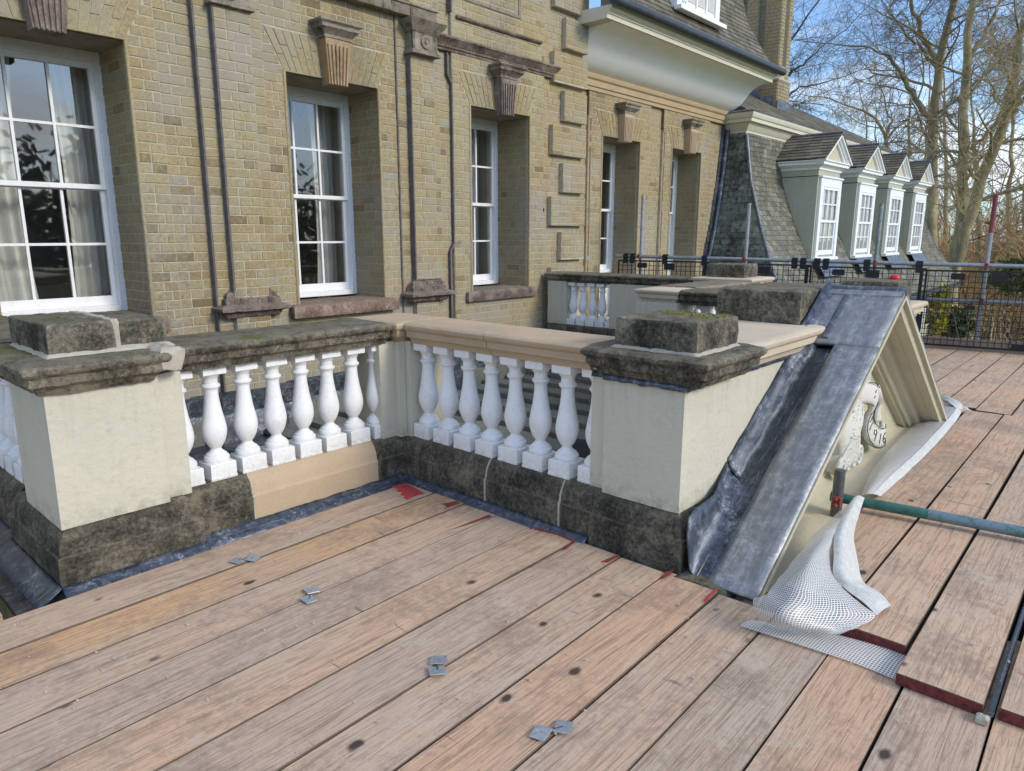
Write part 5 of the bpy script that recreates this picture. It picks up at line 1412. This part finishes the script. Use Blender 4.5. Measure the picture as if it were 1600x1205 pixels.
hem = [
    [P(1334, 778, .165), P(1342, 774, .165), P(1351, 778, .15)],
    [P(1312, 812, .165), P(1326, 808, .17), P(1340, 812, .13)],
    [P(1303, 842, .165), P(1318, 838, .17), P(1334, 840, .10)],
    [P(1303, 872, .15), P(1320, 870, .15), P(1340, 872, .08)],
    [P(1302, 899, .12), P(1322, 900, .125), P(1348, 907, .06)],
    [P(1322, 921, .09), P(1345, 916, .10), P(1372, 924, .055)],
    [P(1352, 944, .075), P(1372, 934, .08), P(1391, 944, .048)],
    [P(1370, 962, .058), P(1382, 952, .06), P(1391, 947, .046)],
]
surf(hem, "hem", "hem", 4, parent=nt, rough=.002)
surf([[P(1157, 978, .004), P(1165, 972, .006), P(1176, 969, .010)], [P(1215, 996, .006), P(1225, 986, .008), P(1240, 978, .012)], [P(1270, 1014, .005), P(1282, 1001, .008), P(1300, 990, .012)], [P(1330, 1034, .005), P(1345, 1018, .009), P(1362, 1006, .012)], [P(1385, 1056, .004), P(1398, 1038, .008), P(1412, 1022, .010)], [P(1402, 1063, .003), P(1410, 1045, .006), P(1420, 1029, .008)]],
     "netting_strip", "net", 5, label="flat strip of white netting lying before the red board ends", cat="netting", rough=.0015)
led = [[P(1345, 776, .06), P(1352, 772, .10), P(1364, 772, .085), P(1376, 776, .045)], [P(1362, 738, .055), P(1378, 735, .085), P(1396, 740, .075), P(1412, 744, .043)], [P(1388, 705, .055), P(1410, 704, .075), P(1432, 708, .07), P(1446, 712, .043)],
       [P(1420, 672, .05), P(1440, 670, .07), P(1462, 676, .07), P(1474, 682, .043)], [P(1452, 642, .05), P(1470, 640, .07), P(1488, 648, .07), P(1496, 655, .043)], [P(1466, 624, .06), P(1480, 624, .08), P(1497, 634, .08), P(1502, 645, .045)]]
ls = surf(led, "ledge_netting", "net", 5, label="long strip of white netting laid along the cream ledge at the foot of the pediment", cat="netting", rough=.003)
h2 = [[r[2] + Vector((0, 0, .004)), r[2].lerp(r[3], .5) + Vector((0, 0, .006)), r[3] + Vector((0, 0, .003))] for r in led]
surf(h2, "hem", "hem", 4, parent=ls, rough=.002)
surf([[P(1466, 622, .06), P(1482, 628, .10), P(1497, 640, .07)], [P(1476, 618, .09), P(1496, 626, .11), P(1508, 640, .06)], [P(1484, 628, .06), P(1500, 637, .07), P(1527, 645, .045)]], "folded_end", "hem", 4, parent=ls, rough=.004)

# ================================================================ TUBES, FENCE
CL = "scaffold couplers and tubes"
a, b = pz(1340, 783, .085), pz(1600, 832, .085); d = (b - a).normalized()
m = MB(); m.tube([a - d * .12, a.lerp(b, .45)], .0245, 16); g_ = m.build("scaffold_tube", M["green"], None, smooth=40, label="worn green painted scaffold tube lying across the boards beside the netting", cat="tube")
m = MB(); m.tube([a.lerp(b, .45), b + d * 1.2], .0245, 16); m.build("bare_length", M["teal"], g_, smooth=40)
v0 = a - d * .06 + Vector((-.04, .02, 0)); m = MB(); m.tube([(v0.x, v0.y, -.2), (v0.x + .004, v0.y, .235)], .0255, 16)
m.build("scaffold_tube", M["tube_dark"], None, smooth=40, label="short dark upright tube standing against the pediment ledge", cat="tube")
m = MB(); c = Vector((v0.x - .03, v0.y - .01, .085)); m.obox(c, (.014, 0, 0), (0, .018, 0), (0, 0, .024)); m.tube([c + Vector((-.008, 0, .014)), c + Vector((-.036, 0, .022))], .008, 8); m.tube([c + Vector((-.012, 0, -.014)), c + Vector((-.042, 0, -.01))], .011, 6)
m.build("coupler", M["red"], None, bevel=.004, label="rusty red coupler gripping the short upright tube", cat="coupler", group="red scaffold couplers")
m = MB(); a = Vector((5.93, .985, .0)); m.tube([a, a + Vector((.32, -.06, .03))], .024, 12); m.build("scaffold_tube", plain("pinkish tube", (.42, .30, .27), .5), None, smooth=40, label="pale pinkish tube end showing in a gap between the far boards", cat="tube")
FA, FB = Vector((9.85, -.55, 0)), Vector((8.68, 5.80, 0)); FD = (FB - FA).normalized(); FN = Vector((FD.y, -FD.x, 0))
if FN.x > 0: FN = -FN
def fs(Y): return (Y - FA.y) / (FB.y - FA.y)
def fpos(Y, z): p = FA.lerp(FB, fs(Y)); return Vector((p.x, p.y, z))
def railz(Y): return .975 + .012 * max(-1, Y)
m = MB(); m.tube([fpos(-3, .96), fpos(5.78, railz(5.78))], .0245, 14); m.build("scaffold_tube", M["galv"], None, smooth=40, label="galvanised top rail that the black barrier panels hang from", cat="tube")
m = MB(); m.tube([fpos(-3, .58) - FN * .05, fpos(5.78, .62) - FN * .05], .0245, 14); m.build("scaffold_tube", M["galv"], None, smooth=40, label="galvanised mid rail seen through the black mesh", cat="tube")
for (Y, zt, lab, matk) in ((5.43, 1.88, "galvanised fence post in front of the first wing window", "galv"), (4.0, 1.74, "galvanised fence post in front of the slate hip", "galv"), (2.49, 1.70, "weathered greenish fence post in front of the dormers", "green"), (1.39, 1.77, "fence post with a red painted top", "galv")):
    m = MB(); q = fpos(Y, 0) - FN * .05; zs_ = 1.36 if Y < 2 else zt
    m.tube([q + Vector((0, 0, -.3)), q + Vector((.012, 0, zs_))], .0245, 14); po = m.build("fence_post", M[matk] if Y != 2.49 else plain("weathered tube", (.22, .27, .27), .5, .3, .3, 20), None, smooth=40, label=lab, cat="post", group="posts of the fence")
    if zs_ < zt: m = MB(); m.tube([q + Vector((.012, 0, zs_)), q + Vector((.015, 0, zt))], .0247, 14); m.build("painted_top", plain("faded red paint", (.20, .05, .065), .6, 0, .2, 20), po, smooth=40)
    for zc, nm in ((railz(Y), "top rail"), (.60, "mid rail")):
        m = MB(); m.obox(q + Vector((0, 0, zc)) + FN * .035, FN * .045, FD * .018, (0, 0, .035)); m.tube([q + Vector((0, 0, zc + .03)) + FN * .07, q + Vector((0, 0, zc + .03)) + FN * .10], .012, 6)
        m.build("coupler", M["red"], None, bevel=.006, label="red coupler on the %s of the %s" % (nm, lab.replace("fence post", "post").replace("galvanised ", "").replace("weathered ", "")), cat="coupler", group="red scaffold couplers")
q = fpos(1.39, .07); m = MB(); m.obox(q + Vector((0, 0, .05)) - FN * .05, (.05, 0, 0), (0, .05, 0), (0, 0, .012)); m.lathe(q.x - FN.x * .05, q.y, [(.045, .055), (.04, .09), (.028, .095)], 12); m.build("base_plate", M["red"], None, label="red foot of the post with the red painted top", cat="base plate")
labs = ["rightmost black mesh barrier panel running out of view", "black mesh barrier panel in front of the woodland, with the red-topped post behind", "black mesh barrier panel in front of the pale lower wall and the last dormers", "black mesh barrier panel below the first dormer and slate hip", "black mesh barrier panel below the two wing windows"]
rnd = random.Random(9)
for i, (ya, yb) in enumerate([(-.62, .74), (.70, 1.99), (1.95, 3.22), (3.18, 4.47), (4.43, 5.72)]):
    t_ = thing("barrier_panel", fpos((ya + yb) / 2, .1), labs[i], "barrier", "black mesh barrier panels of the fence")
    off = FN * (.032 + .016 * (i % 2)); zb, zt = .085, railz((ya + yb) / 2) - .055
    f = MB(); w = .0085
    def vbar(Y, z0, z1, w): f.obox(fpos(Y, (z0 + z1) / 2) + off, FN * .006, FD * w, (0, 0, (z1 - z0) / 2))
    def hbar(z, y0, y1, w): f.obox((fpos(y0, z) + fpos(y1, z)) / 2 + off, FN * .0055, (fpos(y1, z) - fpos(y0, z)) / 2, (0, 0, w))
    for Y in (ya, yb, ya + .05 + (yb - ya) * .0): vbar(Y, zb, zt, .011)
    for z in (zb, zt): hbar(z, ya, yb, .010)
    f.build("frame", M["plastic"], t_)
    f = MB(); n = 20
    for k in range(1, n): vbar(ya + (yb - ya) * k / n, zb, zt, .0035)
    for k in range(1, 14): hbar(zb + (zt - zb) * k / 14, ya, yb, .0033)
    f.build("mesh", M["plastic"], t_)
    for yh in ((ya + .10, ya + .20) if i % 2 else (ya + .08, ya + .62, yb - .2, yb - .1)):
        h = MB(); c = fpos(yh, railz(yh))
        for k in range(9):
            a0 = -.9 + 3.9 * k / 8
            h.obox(c + FN * (.034 * math.cos(a0)) + Vector((0, 0, .034 * math.sin(a0))), FN * .009, FD * .036, (0, 0, .009))
        h.obox(c + FN * .034 + Vector((0, 0, -.05)), FN * .005, FD * .036, (0, 0, .045)); h.build("hook", M["plastic"], t_, bevel=.002)
    for (yc, zc, hy, hz) in ((ya + .55, zt - .07, .075, .045), (yb - .35, zt - .06, .07, .035), (ya + .18, (zb + zt) / 2, .05, .03), (yb - .5, (zb + zt) / 2 + .02, .05, .022), (ya + .08, .30, .07, .13), (ya + .3, .12, .06, .03)):
        h = MB(); h.obox(fpos(yc, zc) + off + FN * .004, FN * .008, FD * hy, (0, 0, hz)); h.build("clip_plate", M["plastic"], t_, bevel=.003)
m = MB(); a, b = fpos(-2, .02) + FN * .0, fpos(5.7, .03); m.obox((a + b) / 2 + Vector((0, 0, .06)), FN * .019, (b - a) / 2, (0, 0, .085), .75); m.build("toe_board", M["wood"], None, label="dark weathered toe board along the foot of the fence", cat="board")
# ================================================================ GROUND + TREES
GZ = -5.3
t = NT("rough grass", .95)
c = t.ramp(t.mix(.5, t.noise(.35, 6, .65), t.noise(6, 5, .7)), [(.36, (.08, .11, .03)), (.52, (.18, .21, .06)), (.66, (.32, .24, .12))])
t.color(c); t.bump(t.noise(5, 6, .7), .8, .08)
m = MB(); m.poly([(-900, -900, GZ), (900, -900, GZ), (900, 900, GZ), (-900, 900, GZ)]); m.build("ground", t.m, None, kind="structure")

def tubes_mesh(name, groups, mat, parent=None, **kw):
    """groups: list of (points (n,3), radii (n,), sides)"""
    org = np.array(ORG[parent]) if parent is not None else np.zeros(3)
    by = {}
    for P_, r_, k in groups: by.setdefault((len(P_), k), []).append((P_, r_))
    VS, FS, off = [], [], 0
    for (n, k), lst in by.items():
        P_ = np.array([a for a, _ in lst], dtype=np.float64); r_ = np.array([b for _, b in lst], dtype=np.float64)
        B = len(lst); T = np.gradient(P_, axis=1); T /= (np.linalg.norm(T, axis=2, keepdims=True) + 1e-9)
        ref = np.tile(np.array([.31, .17, .93]), (B, n, 1)); par = np.abs((T * ref).sum(2)) > .93; ref[par] = np.array([.9, -.4, .1])
        A = np.cross(T, ref); A /= (np.linalg.norm(A, axis=2, keepdims=True) + 1e-9); C_ = np.cross(T, A)
        ang = np.arange(k) * 2 * np.pi / k
        V = P_[:, :, None, :] + r_[:, :, None, None] * (A[:, :, None, :] * np.cos(ang)[None, None, :, None] + C_[:, :, None, :] * np.sin(ang)[None, None, :, None])
        VS.append(V.reshape(-1, 3) - org)
        i = np.arange(n - 1)[:, None]; j = np.arange(k)[None, :]; j2 = (j + 1) % k
        q = np.stack([i * k + j, i * k + j2, (i + 1) * k + j2, (i + 1) * k + j], axis=-1).reshape(-1, 4)
        F_ = (q[None] + (np.arange(B) * n * k)[:, None, None] + off).reshape(-1, 4); FS.append(F_); off += B * n * k
    V = np.concatenate(VS).astype(np.float32); F_ = np.concatenate(FS).astype(np.int32)
    me = bpy.data.meshes.new(name); me.vertices.add(len(V)); me.vertices.foreach_set("co", V.ravel())
    me.loops.add(F_.size); me.loops.foreach_set("vertex_index", F_.ravel())
    me.polygons.add(len(F_)); me.polygons.foreach_set("loop_start", np.arange(len(F_), dtype=np.int32) * 4)
    me.polygons.foreach_set("use_smooth", np.ones(len(F_), dtype=bool)); me.update(calc_edges=True)
    me.materials.append(mat); o = bpy.data.objects.new(name, me); ORG[o] = ORG[parent] if parent is not None else Vector((0, 0, 0))
    return finish(o, parent, **kw)
def quads_mesh(name, C_, size, mat, parent=None, rng=None, **kw):
    org = np.array(ORG[parent]) if parent is not None else np.zeros(3)
    B = len(C_); A = rng.normal(size=(B, 3)); A /= np.linalg.norm(A, axis=1, keepdims=True); Z = rng.normal(size=(B, 3)); D = np.cross(A, Z); D /= np.linalg.norm(D, axis=1, keepdims=True)
    s = (size * rng.uniform(.6, 1.4, size=(B, 1)))
    V = np.stack([C_ - A * s - D * s * .5, C_ + A * s - D * s * .35, C_ + A * s * .9 + D * s * .5, C_ - A * s * .8 + D * s * .4], axis=1).reshape(-1, 3) - org
    me = bpy.data.meshes.new(name); me.vertices.add(len(V)); me.vertices.foreach_set("co", V.astype(np.float32).ravel())
    me.loops.add(B * 4); me.loops.foreach_set("vertex_index", np.arange(B * 4, dtype=np.int32)); me.polygons.add(B); me.polygons.foreach_set("loop_start", np.arange(B, dtype=np.int32) * 4)
    me.update(calc_edges=True); me.materials.append(mat); o = bpy.data.objects.new(name, me); ORG[o] = ORG[parent] if parent is not None else Vector((0, 0, 0))
    return finish(o, parent, **kw)
def resample(pts, n):
    pts = [np.array(p, dtype=float) for p in pts]; d = [0.0]
    for a, b in zip(pts[:-1], pts[1:]): d.append(d[-1] + np.linalg.norm(b - a))
    out = []
    for s in np.linspace(0, d[-1], n):
        k = max(i for i in range(len(pts) - 1) if d[i] <= s + 1e-9); f = (s - d[k]) / max(1e-9, d[k + 1] - d[k]); out.append(pts[k] + (pts[k + 1] - pts[k]) * min(1, f))
    o = np.array(out)
    for _ in range(2): o[1:-1] = .25 * o[:-2] + .5 * o[1:-1] + .25 * o[2:]
    return o
def grow(rng, p, d, L, r, lev, limbs, twigs, spec):
    n = (7, 6, 5, 4)[lev]; pts = [p.copy()]; curl, lift = spec["curl"][lev], spec["lift"][lev]
    for i in range(n - 1):
        d = d + rng.normal(size=3) * curl + np.array([0, 0, lift]); d /= np.linalg.norm(d); pts.append(pts[-1] + d * L / (n - 1))
    pts = np.array(pts); rad = np.linspace(r, r * (.35 if lev < 3 else .2), n)
    (limbs if lev < 2 else twigs).append((pts, rad, (6, 4, 3, 3)[lev]))
    if lev >= 3: return
    nc = spec["n"][lev]
    for c in range(nc):
        f = .18 + .82 * (c + rng.random()) / nc; k = min(n - 2, int(f * (n - 1))); g = f * (n - 1) - k
        q = pts[k] + (pts[k + 1] - pts[k]) * min(1, g); tdir = pts[k + 1] - pts[k]; tdir /= np.linalg.norm(tdir)
        side = np.cross(tdir, rng.normal(size=3)); side /= np.linalg.norm(side); sp = spec["spread"][lev]
        grow(rng, q, tdir * (1 - sp) + side * sp, L * spec["ratio"][lev] * rng.uniform(.6, 1.15) * (1.15 - .45 * f), max(.0035, r * .42), lev + 1, limbs, twigs, spec)
SPEC = dict(curl=(.16, .16, .17, .17), lift=(.03, .0, -.03, -.05), n=(9, 7, 6, 0), spread=(.62, .55, .5), ratio=(.62, .55, .55))
def bare_tree(name, label, paths, seed, nb, Lb, mats=("bark", "twig"), spec=SPEC, start=.25, group="bare winter trees behind the house", rb=.34):
    rng = np.random.default_rng(seed); limbs, twigs, trunk = [], [], []
    base = Vector(paths[0][0][0]); T = thing(name, (base.x, base.y, GZ), label, "tree", group)
    for pi, (pts, r0, r1) in enumerate(paths):
        n = 18; P_ = resample(pts, n); P_[1:-1] += rng.normal(size=(n - 2, 3)) * .05; rad = np.linspace(r0, r1, n)
        trunk.append((P_, rad, 10)); s0 = start if pi == 0 else .15; cnt = int(nb * (1.0 if pi == 0 else .55))
        for c in range(cnt):
            f = s0 + (1 - s0) * (c + rng.random()) / cnt; k = min(n - 2, int(f * (n - 1))); q = P_[k] + (P_[k + 1] - P_[k]) * (f * (n - 1) - k)
            td = P_[k + 1] - P_[k]; td /= np.linalg.norm(td); side = np.cross(td, rng.normal(size=3)); side /= np.linalg.norm(side)
            d = td * .45 + side * .75; d /= np.linalg.norm(d)
            grow(rng, q, d, Lb * rng.uniform(.55, 1.2) * (1.2 - .5 * f), rad[k] * rb, 0, limbs, twigs, spec)
        grow(rng, P_[-1], (P_[-1] - P_[-2]) / np.linalg.norm(P_[-1] - P_[-2]), Lb, r1, 0, limbs, twigs, spec)
    tubes_mesh("trunk", trunk + limbs, M[mats[0]], T); tubes_mesh("crown", twigs, M[mats[1]], T)
    return T
def path(depth, pts): return [tuple(pd(x, y, depth)) for x, y in pts]
DROOP = dict(SPEC, lift=(.01, -.04, -.07, -.08), curl=(.13, .13, .14, .15))
bare_tree("beech_tree", "tall bare beech with drooping sprays just right of the last dormer", [
    (path(34, [(1448, 560), (1452, 420), (1456, 330), (1458, 290), (1455, 180), (1468, 110), (1482, 50), (1492, -10), (1500, -90)]), .30, .10),
    (path(33.6, [(1456, 190), (1437, 166), (1421, 140), (1404, 100), (1380, 85), (1352, 73)]), .13, .03),
    (path(34.2, [(1470, 105), (1452, 82), (1436, 45), (1421, 0), (1412, -50)]), .12, .04), (path(34.4, [(1466, 112), (1440, 70), (1425, 60), (1390, 20)]), .08, .02)], 3, 15, 3.4, ("bark", "twig"), DROOP, .45)
bare_tree("beech_tree", "straight grey-green bare trunk between the last dormer and the red-topped fence post", [
    (path(31, [(1478, 600), (1484, 440), (1500, 380), (1506, 300), (1505, 200), (1503, 150), (1508, 90), (1514, 50), (1526, -10), (1536, -90)]), .27, .09),
    (path(31.3, [(1508, 95), (1540, 50), (1560, 10), (1580, -40)]), .09, .03)], 5, 12, 3.0, ("bark", "twig"), SPEC, .4)
bare_tree("beech_tree", "leaning bare tree with a long pale limb sweeping down to the left", [
    (path(28, [(1480, 640), (1488, 430), (1520, 312), (1540, 250), (1566, 195), (1580, 130), (1594, 60), (1612, -10), (1630, -100)]), .25, .09),
    (path(27.6, [(1590, 90), (1604, 128), (1580, 168), (1546, 204), (1506, 244), (1466, 275)][1:]), .10, .035),
    (path(28.4, [(1566, 195), (1600, 150), (1650, 90)]), .1, .04)], 8, 13, 2.8, ("bark", "twig_pale"), SPEC, .4)
bare_tree("bare_tree", "small arching bare tree seen over the far end of the slate ridge", [
    (path(42, [(1389, 420), (1388, 300), (1387, 235), (1385, 208), (1366, 180), (1340, 166), (1318, 163)]), .20, .04), (path(42.2, [(1386, 215), (1392, 190), (1384, 165)]), .08, .03)], 13, 12, 2.6, ("bark", "twig_pale"), SPEC, .45)
bare_tree("bare_tree", "distant bare tree standing behind the brick chimney", [
    (path(52, [(1165, 420), (1180, 250), (1196, 140), (1215, 95), (1236, 60), (1262, 24)]), .3, .05), (path(52.4, [(1196, 140), (1240, 112), (1285, 72)]), .12, .03), (path(51.6, [(1186, 200), (1240, 140), (1300, 125)]), .12, .03), (path(52.4, [(1192, 150), (1205, 40), (1230, -60)]), .16, .05)], 17, 14, 4.6, ("bark_dark", "twig"), DROOP, .5)
rng0 = np.random.default_rng(40)
extra = [(1345, 50, 190), (1415, 46, 150), (1436, 58, 130), (1535, 40, 160), (1575, 48, 120), (1625, 36, 90), (1370, 64, 190), (1480, 62, 100), (1600, 60, 170)]
names = ["slender bare tree left of the tall beech", "slender bare tree close behind the third dormer", "pale thin bare tree between the two large trunks", "bare tree with fine twigs behind the leaning trunk", "thin bare tree above the red-topped post",
         "bare tree at the right edge of view", "faint far bare tree above the ridge end", "far bare tree rising between the beeches", "far bare tree low behind the right-hand thicket"]
for i, (px, dpt, topy) in enumerate(extra):
    lean = rng0.uniform(-20, 20)
    bare_tree("bare_tree", names[i], [(path(dpt, [(px, 520), (px + lean * .2, 380), (px + lean * .6, (380 + topy) / 2), (px + lean, topy)]), .13 + .002 * dpt, .04)], 60 + i, 9, 3.0, ("bark", ("twig", "twig_pale", "twig_brown")[i % 3]), SPEC, .22)
# woodland thicket behind, one mass
rng = np.random.default_rng(77); tw, st_ = [], []
US = dict(curl=(.2, .2, .2, .2), lift=(.06, .02, .0, 0), n=(6, 5, 0, 0), spread=(.5, .5, .5), ratio=(.6, .55, .5))
def thicket(n, d0, d1, x0, x1, h0, h1):
    tw, st_ = [], []
    for i in range(n):
        dpt = rng.uniform(d0, d1); px = rng.uniform(x0, x1); p = pd(px, 500, dpt); p = np.array([p.x, p.y, GZ]); h = rng.uniform(h0, h1)
        grow(rng, p, np.array([rng.normal() * .25, rng.normal() * .25, 1.0]), h, .02 + .009 * h, 0, st_, tw, US)
    return st_, tw
s1, t1 = thicket(300, 34, 62, 1300, 1760, 3.0, 7.5)
tubes_mesh("woodland_thicket", s1 + t1, M["twig_brown"], None, kind="stuff")
s2, t2 = thicket(90, 60, 95, 1200, 1800, 6, 11)
tubes_mesh("distant_woodland", s2 + t2, M["twig"], None, kind="stuff")
s3, t3 = thicket(140, 24, 40, 1430, 1760, 1.5, 4.0)
tubes_mesh("brambles", s3 + t3, M["twig_pale"], None, kind="stuff")
# dead leaves hanging in the thicket and on the ground
t = NT("dead leaves", .9); t.color(t.ramp(t.noise(1.5, 5, .7), [(.35, (.17, .095, .035)), (.6, (.36, .22, .08))])); M["deadleaf"] = t.m
C_ = []
for i in range(9000):
    dpt = rng.uniform(34, 62); p = pd(rng.uniform(1400, 1760), 500, dpt); C_.append((p.x, p.y, GZ + abs(rng.normal()) * 3.0))
quads_mesh("dead_foliage", np.array(C_), .10, M["deadleaf"], None, rng, kind="stuff")
def shrub(label, px, py, dpt, rx, rz, n, mat, size, cat="shrub", nm="evergreen_shrub", group="evergreen shrubs below the fence"):
    c = np.array(pd(px, py, dpt)); T = thing(nm, (c[0], c[1], GZ), label, cat, group)
    P_ = rng.normal(size=(n, 3)); P_ /= np.linalg.norm(P_, axis=1, keepdims=True); P_ *= rng.uniform(.35, 1.0, size=(n, 1)) ** .6
    ln = np.array([noise.noise(Vector(p * 2.3 + dpt)) for p in P_]); P_ *= (1 + .55 * ln)[:, None]
    quads_mesh("foliage", c + P_ * np.array([rx, rx, rz]), size, mat, T, rng)
    s_, q_ = [], []
    for k in range(7): grow(rng, np.array([c[0] + rng.normal() * .2, c[1] + rng.normal() * .2, GZ]), np.array([rng.normal() * .3, rng.normal() * .3, 1.]), c[2] - GZ + rz * .6, .05, 1, s_, q_, US)
    tubes_mesh("stem", s_ + q_, M["bark_dark"], T)
def leafmat(nm, a, b):
    t = NT(nm, .6); t.color(t.ramp(t.noise(2.5, 5, .7), [(.35, a), (.65, b)])); return t.m
ev = leafmat("evergreen leaf", (.025, .042, .014), (.10, .13, .035)); iv = leafmat("ivy leaf", (.045, .07, .02), (.14, .165, .05)); ye = leafmat("yellow leaf", (.22, .19, .02), (.42, .36, .04))
shrub("dark bush behind the double bar of the barrier panels", 1497, 505, 25, .5, .45, 900, ev, .07)
shrub("bright yellow-green bush glowing beside the pale lower wall", 1466, 485, 24, .30, .75, 900, ye, .06)
shrub("olive shrub at the right edge just above the fence rail", 1590, 432, 33, 1.0, .7, 1500, iv, .08)
# wood across the garden (what the window panes mirror)
C_ = []
for i in range(90):
    x, y, h = rng.uniform(-45, 60), rng.uniform(-62, -38), rng.uniform(11, 17); n = 260
    q = rng.normal(size=(n, 3)); q /= np.linalg.norm(q, axis=1, keepdims=True); q *= rng.uniform(.3, 1, size=(n, 1)); C_.append(q * np.array([3.2, 3.2, h * .5]) + np.array([x, y, GZ + h * .5]))
quads_mesh("woodland_across_garden", np.concatenate(C_), .42, leafmat("garden wood", (.05, .048, .028), (.16, .125, .07)), None, rng, kind="stuff")
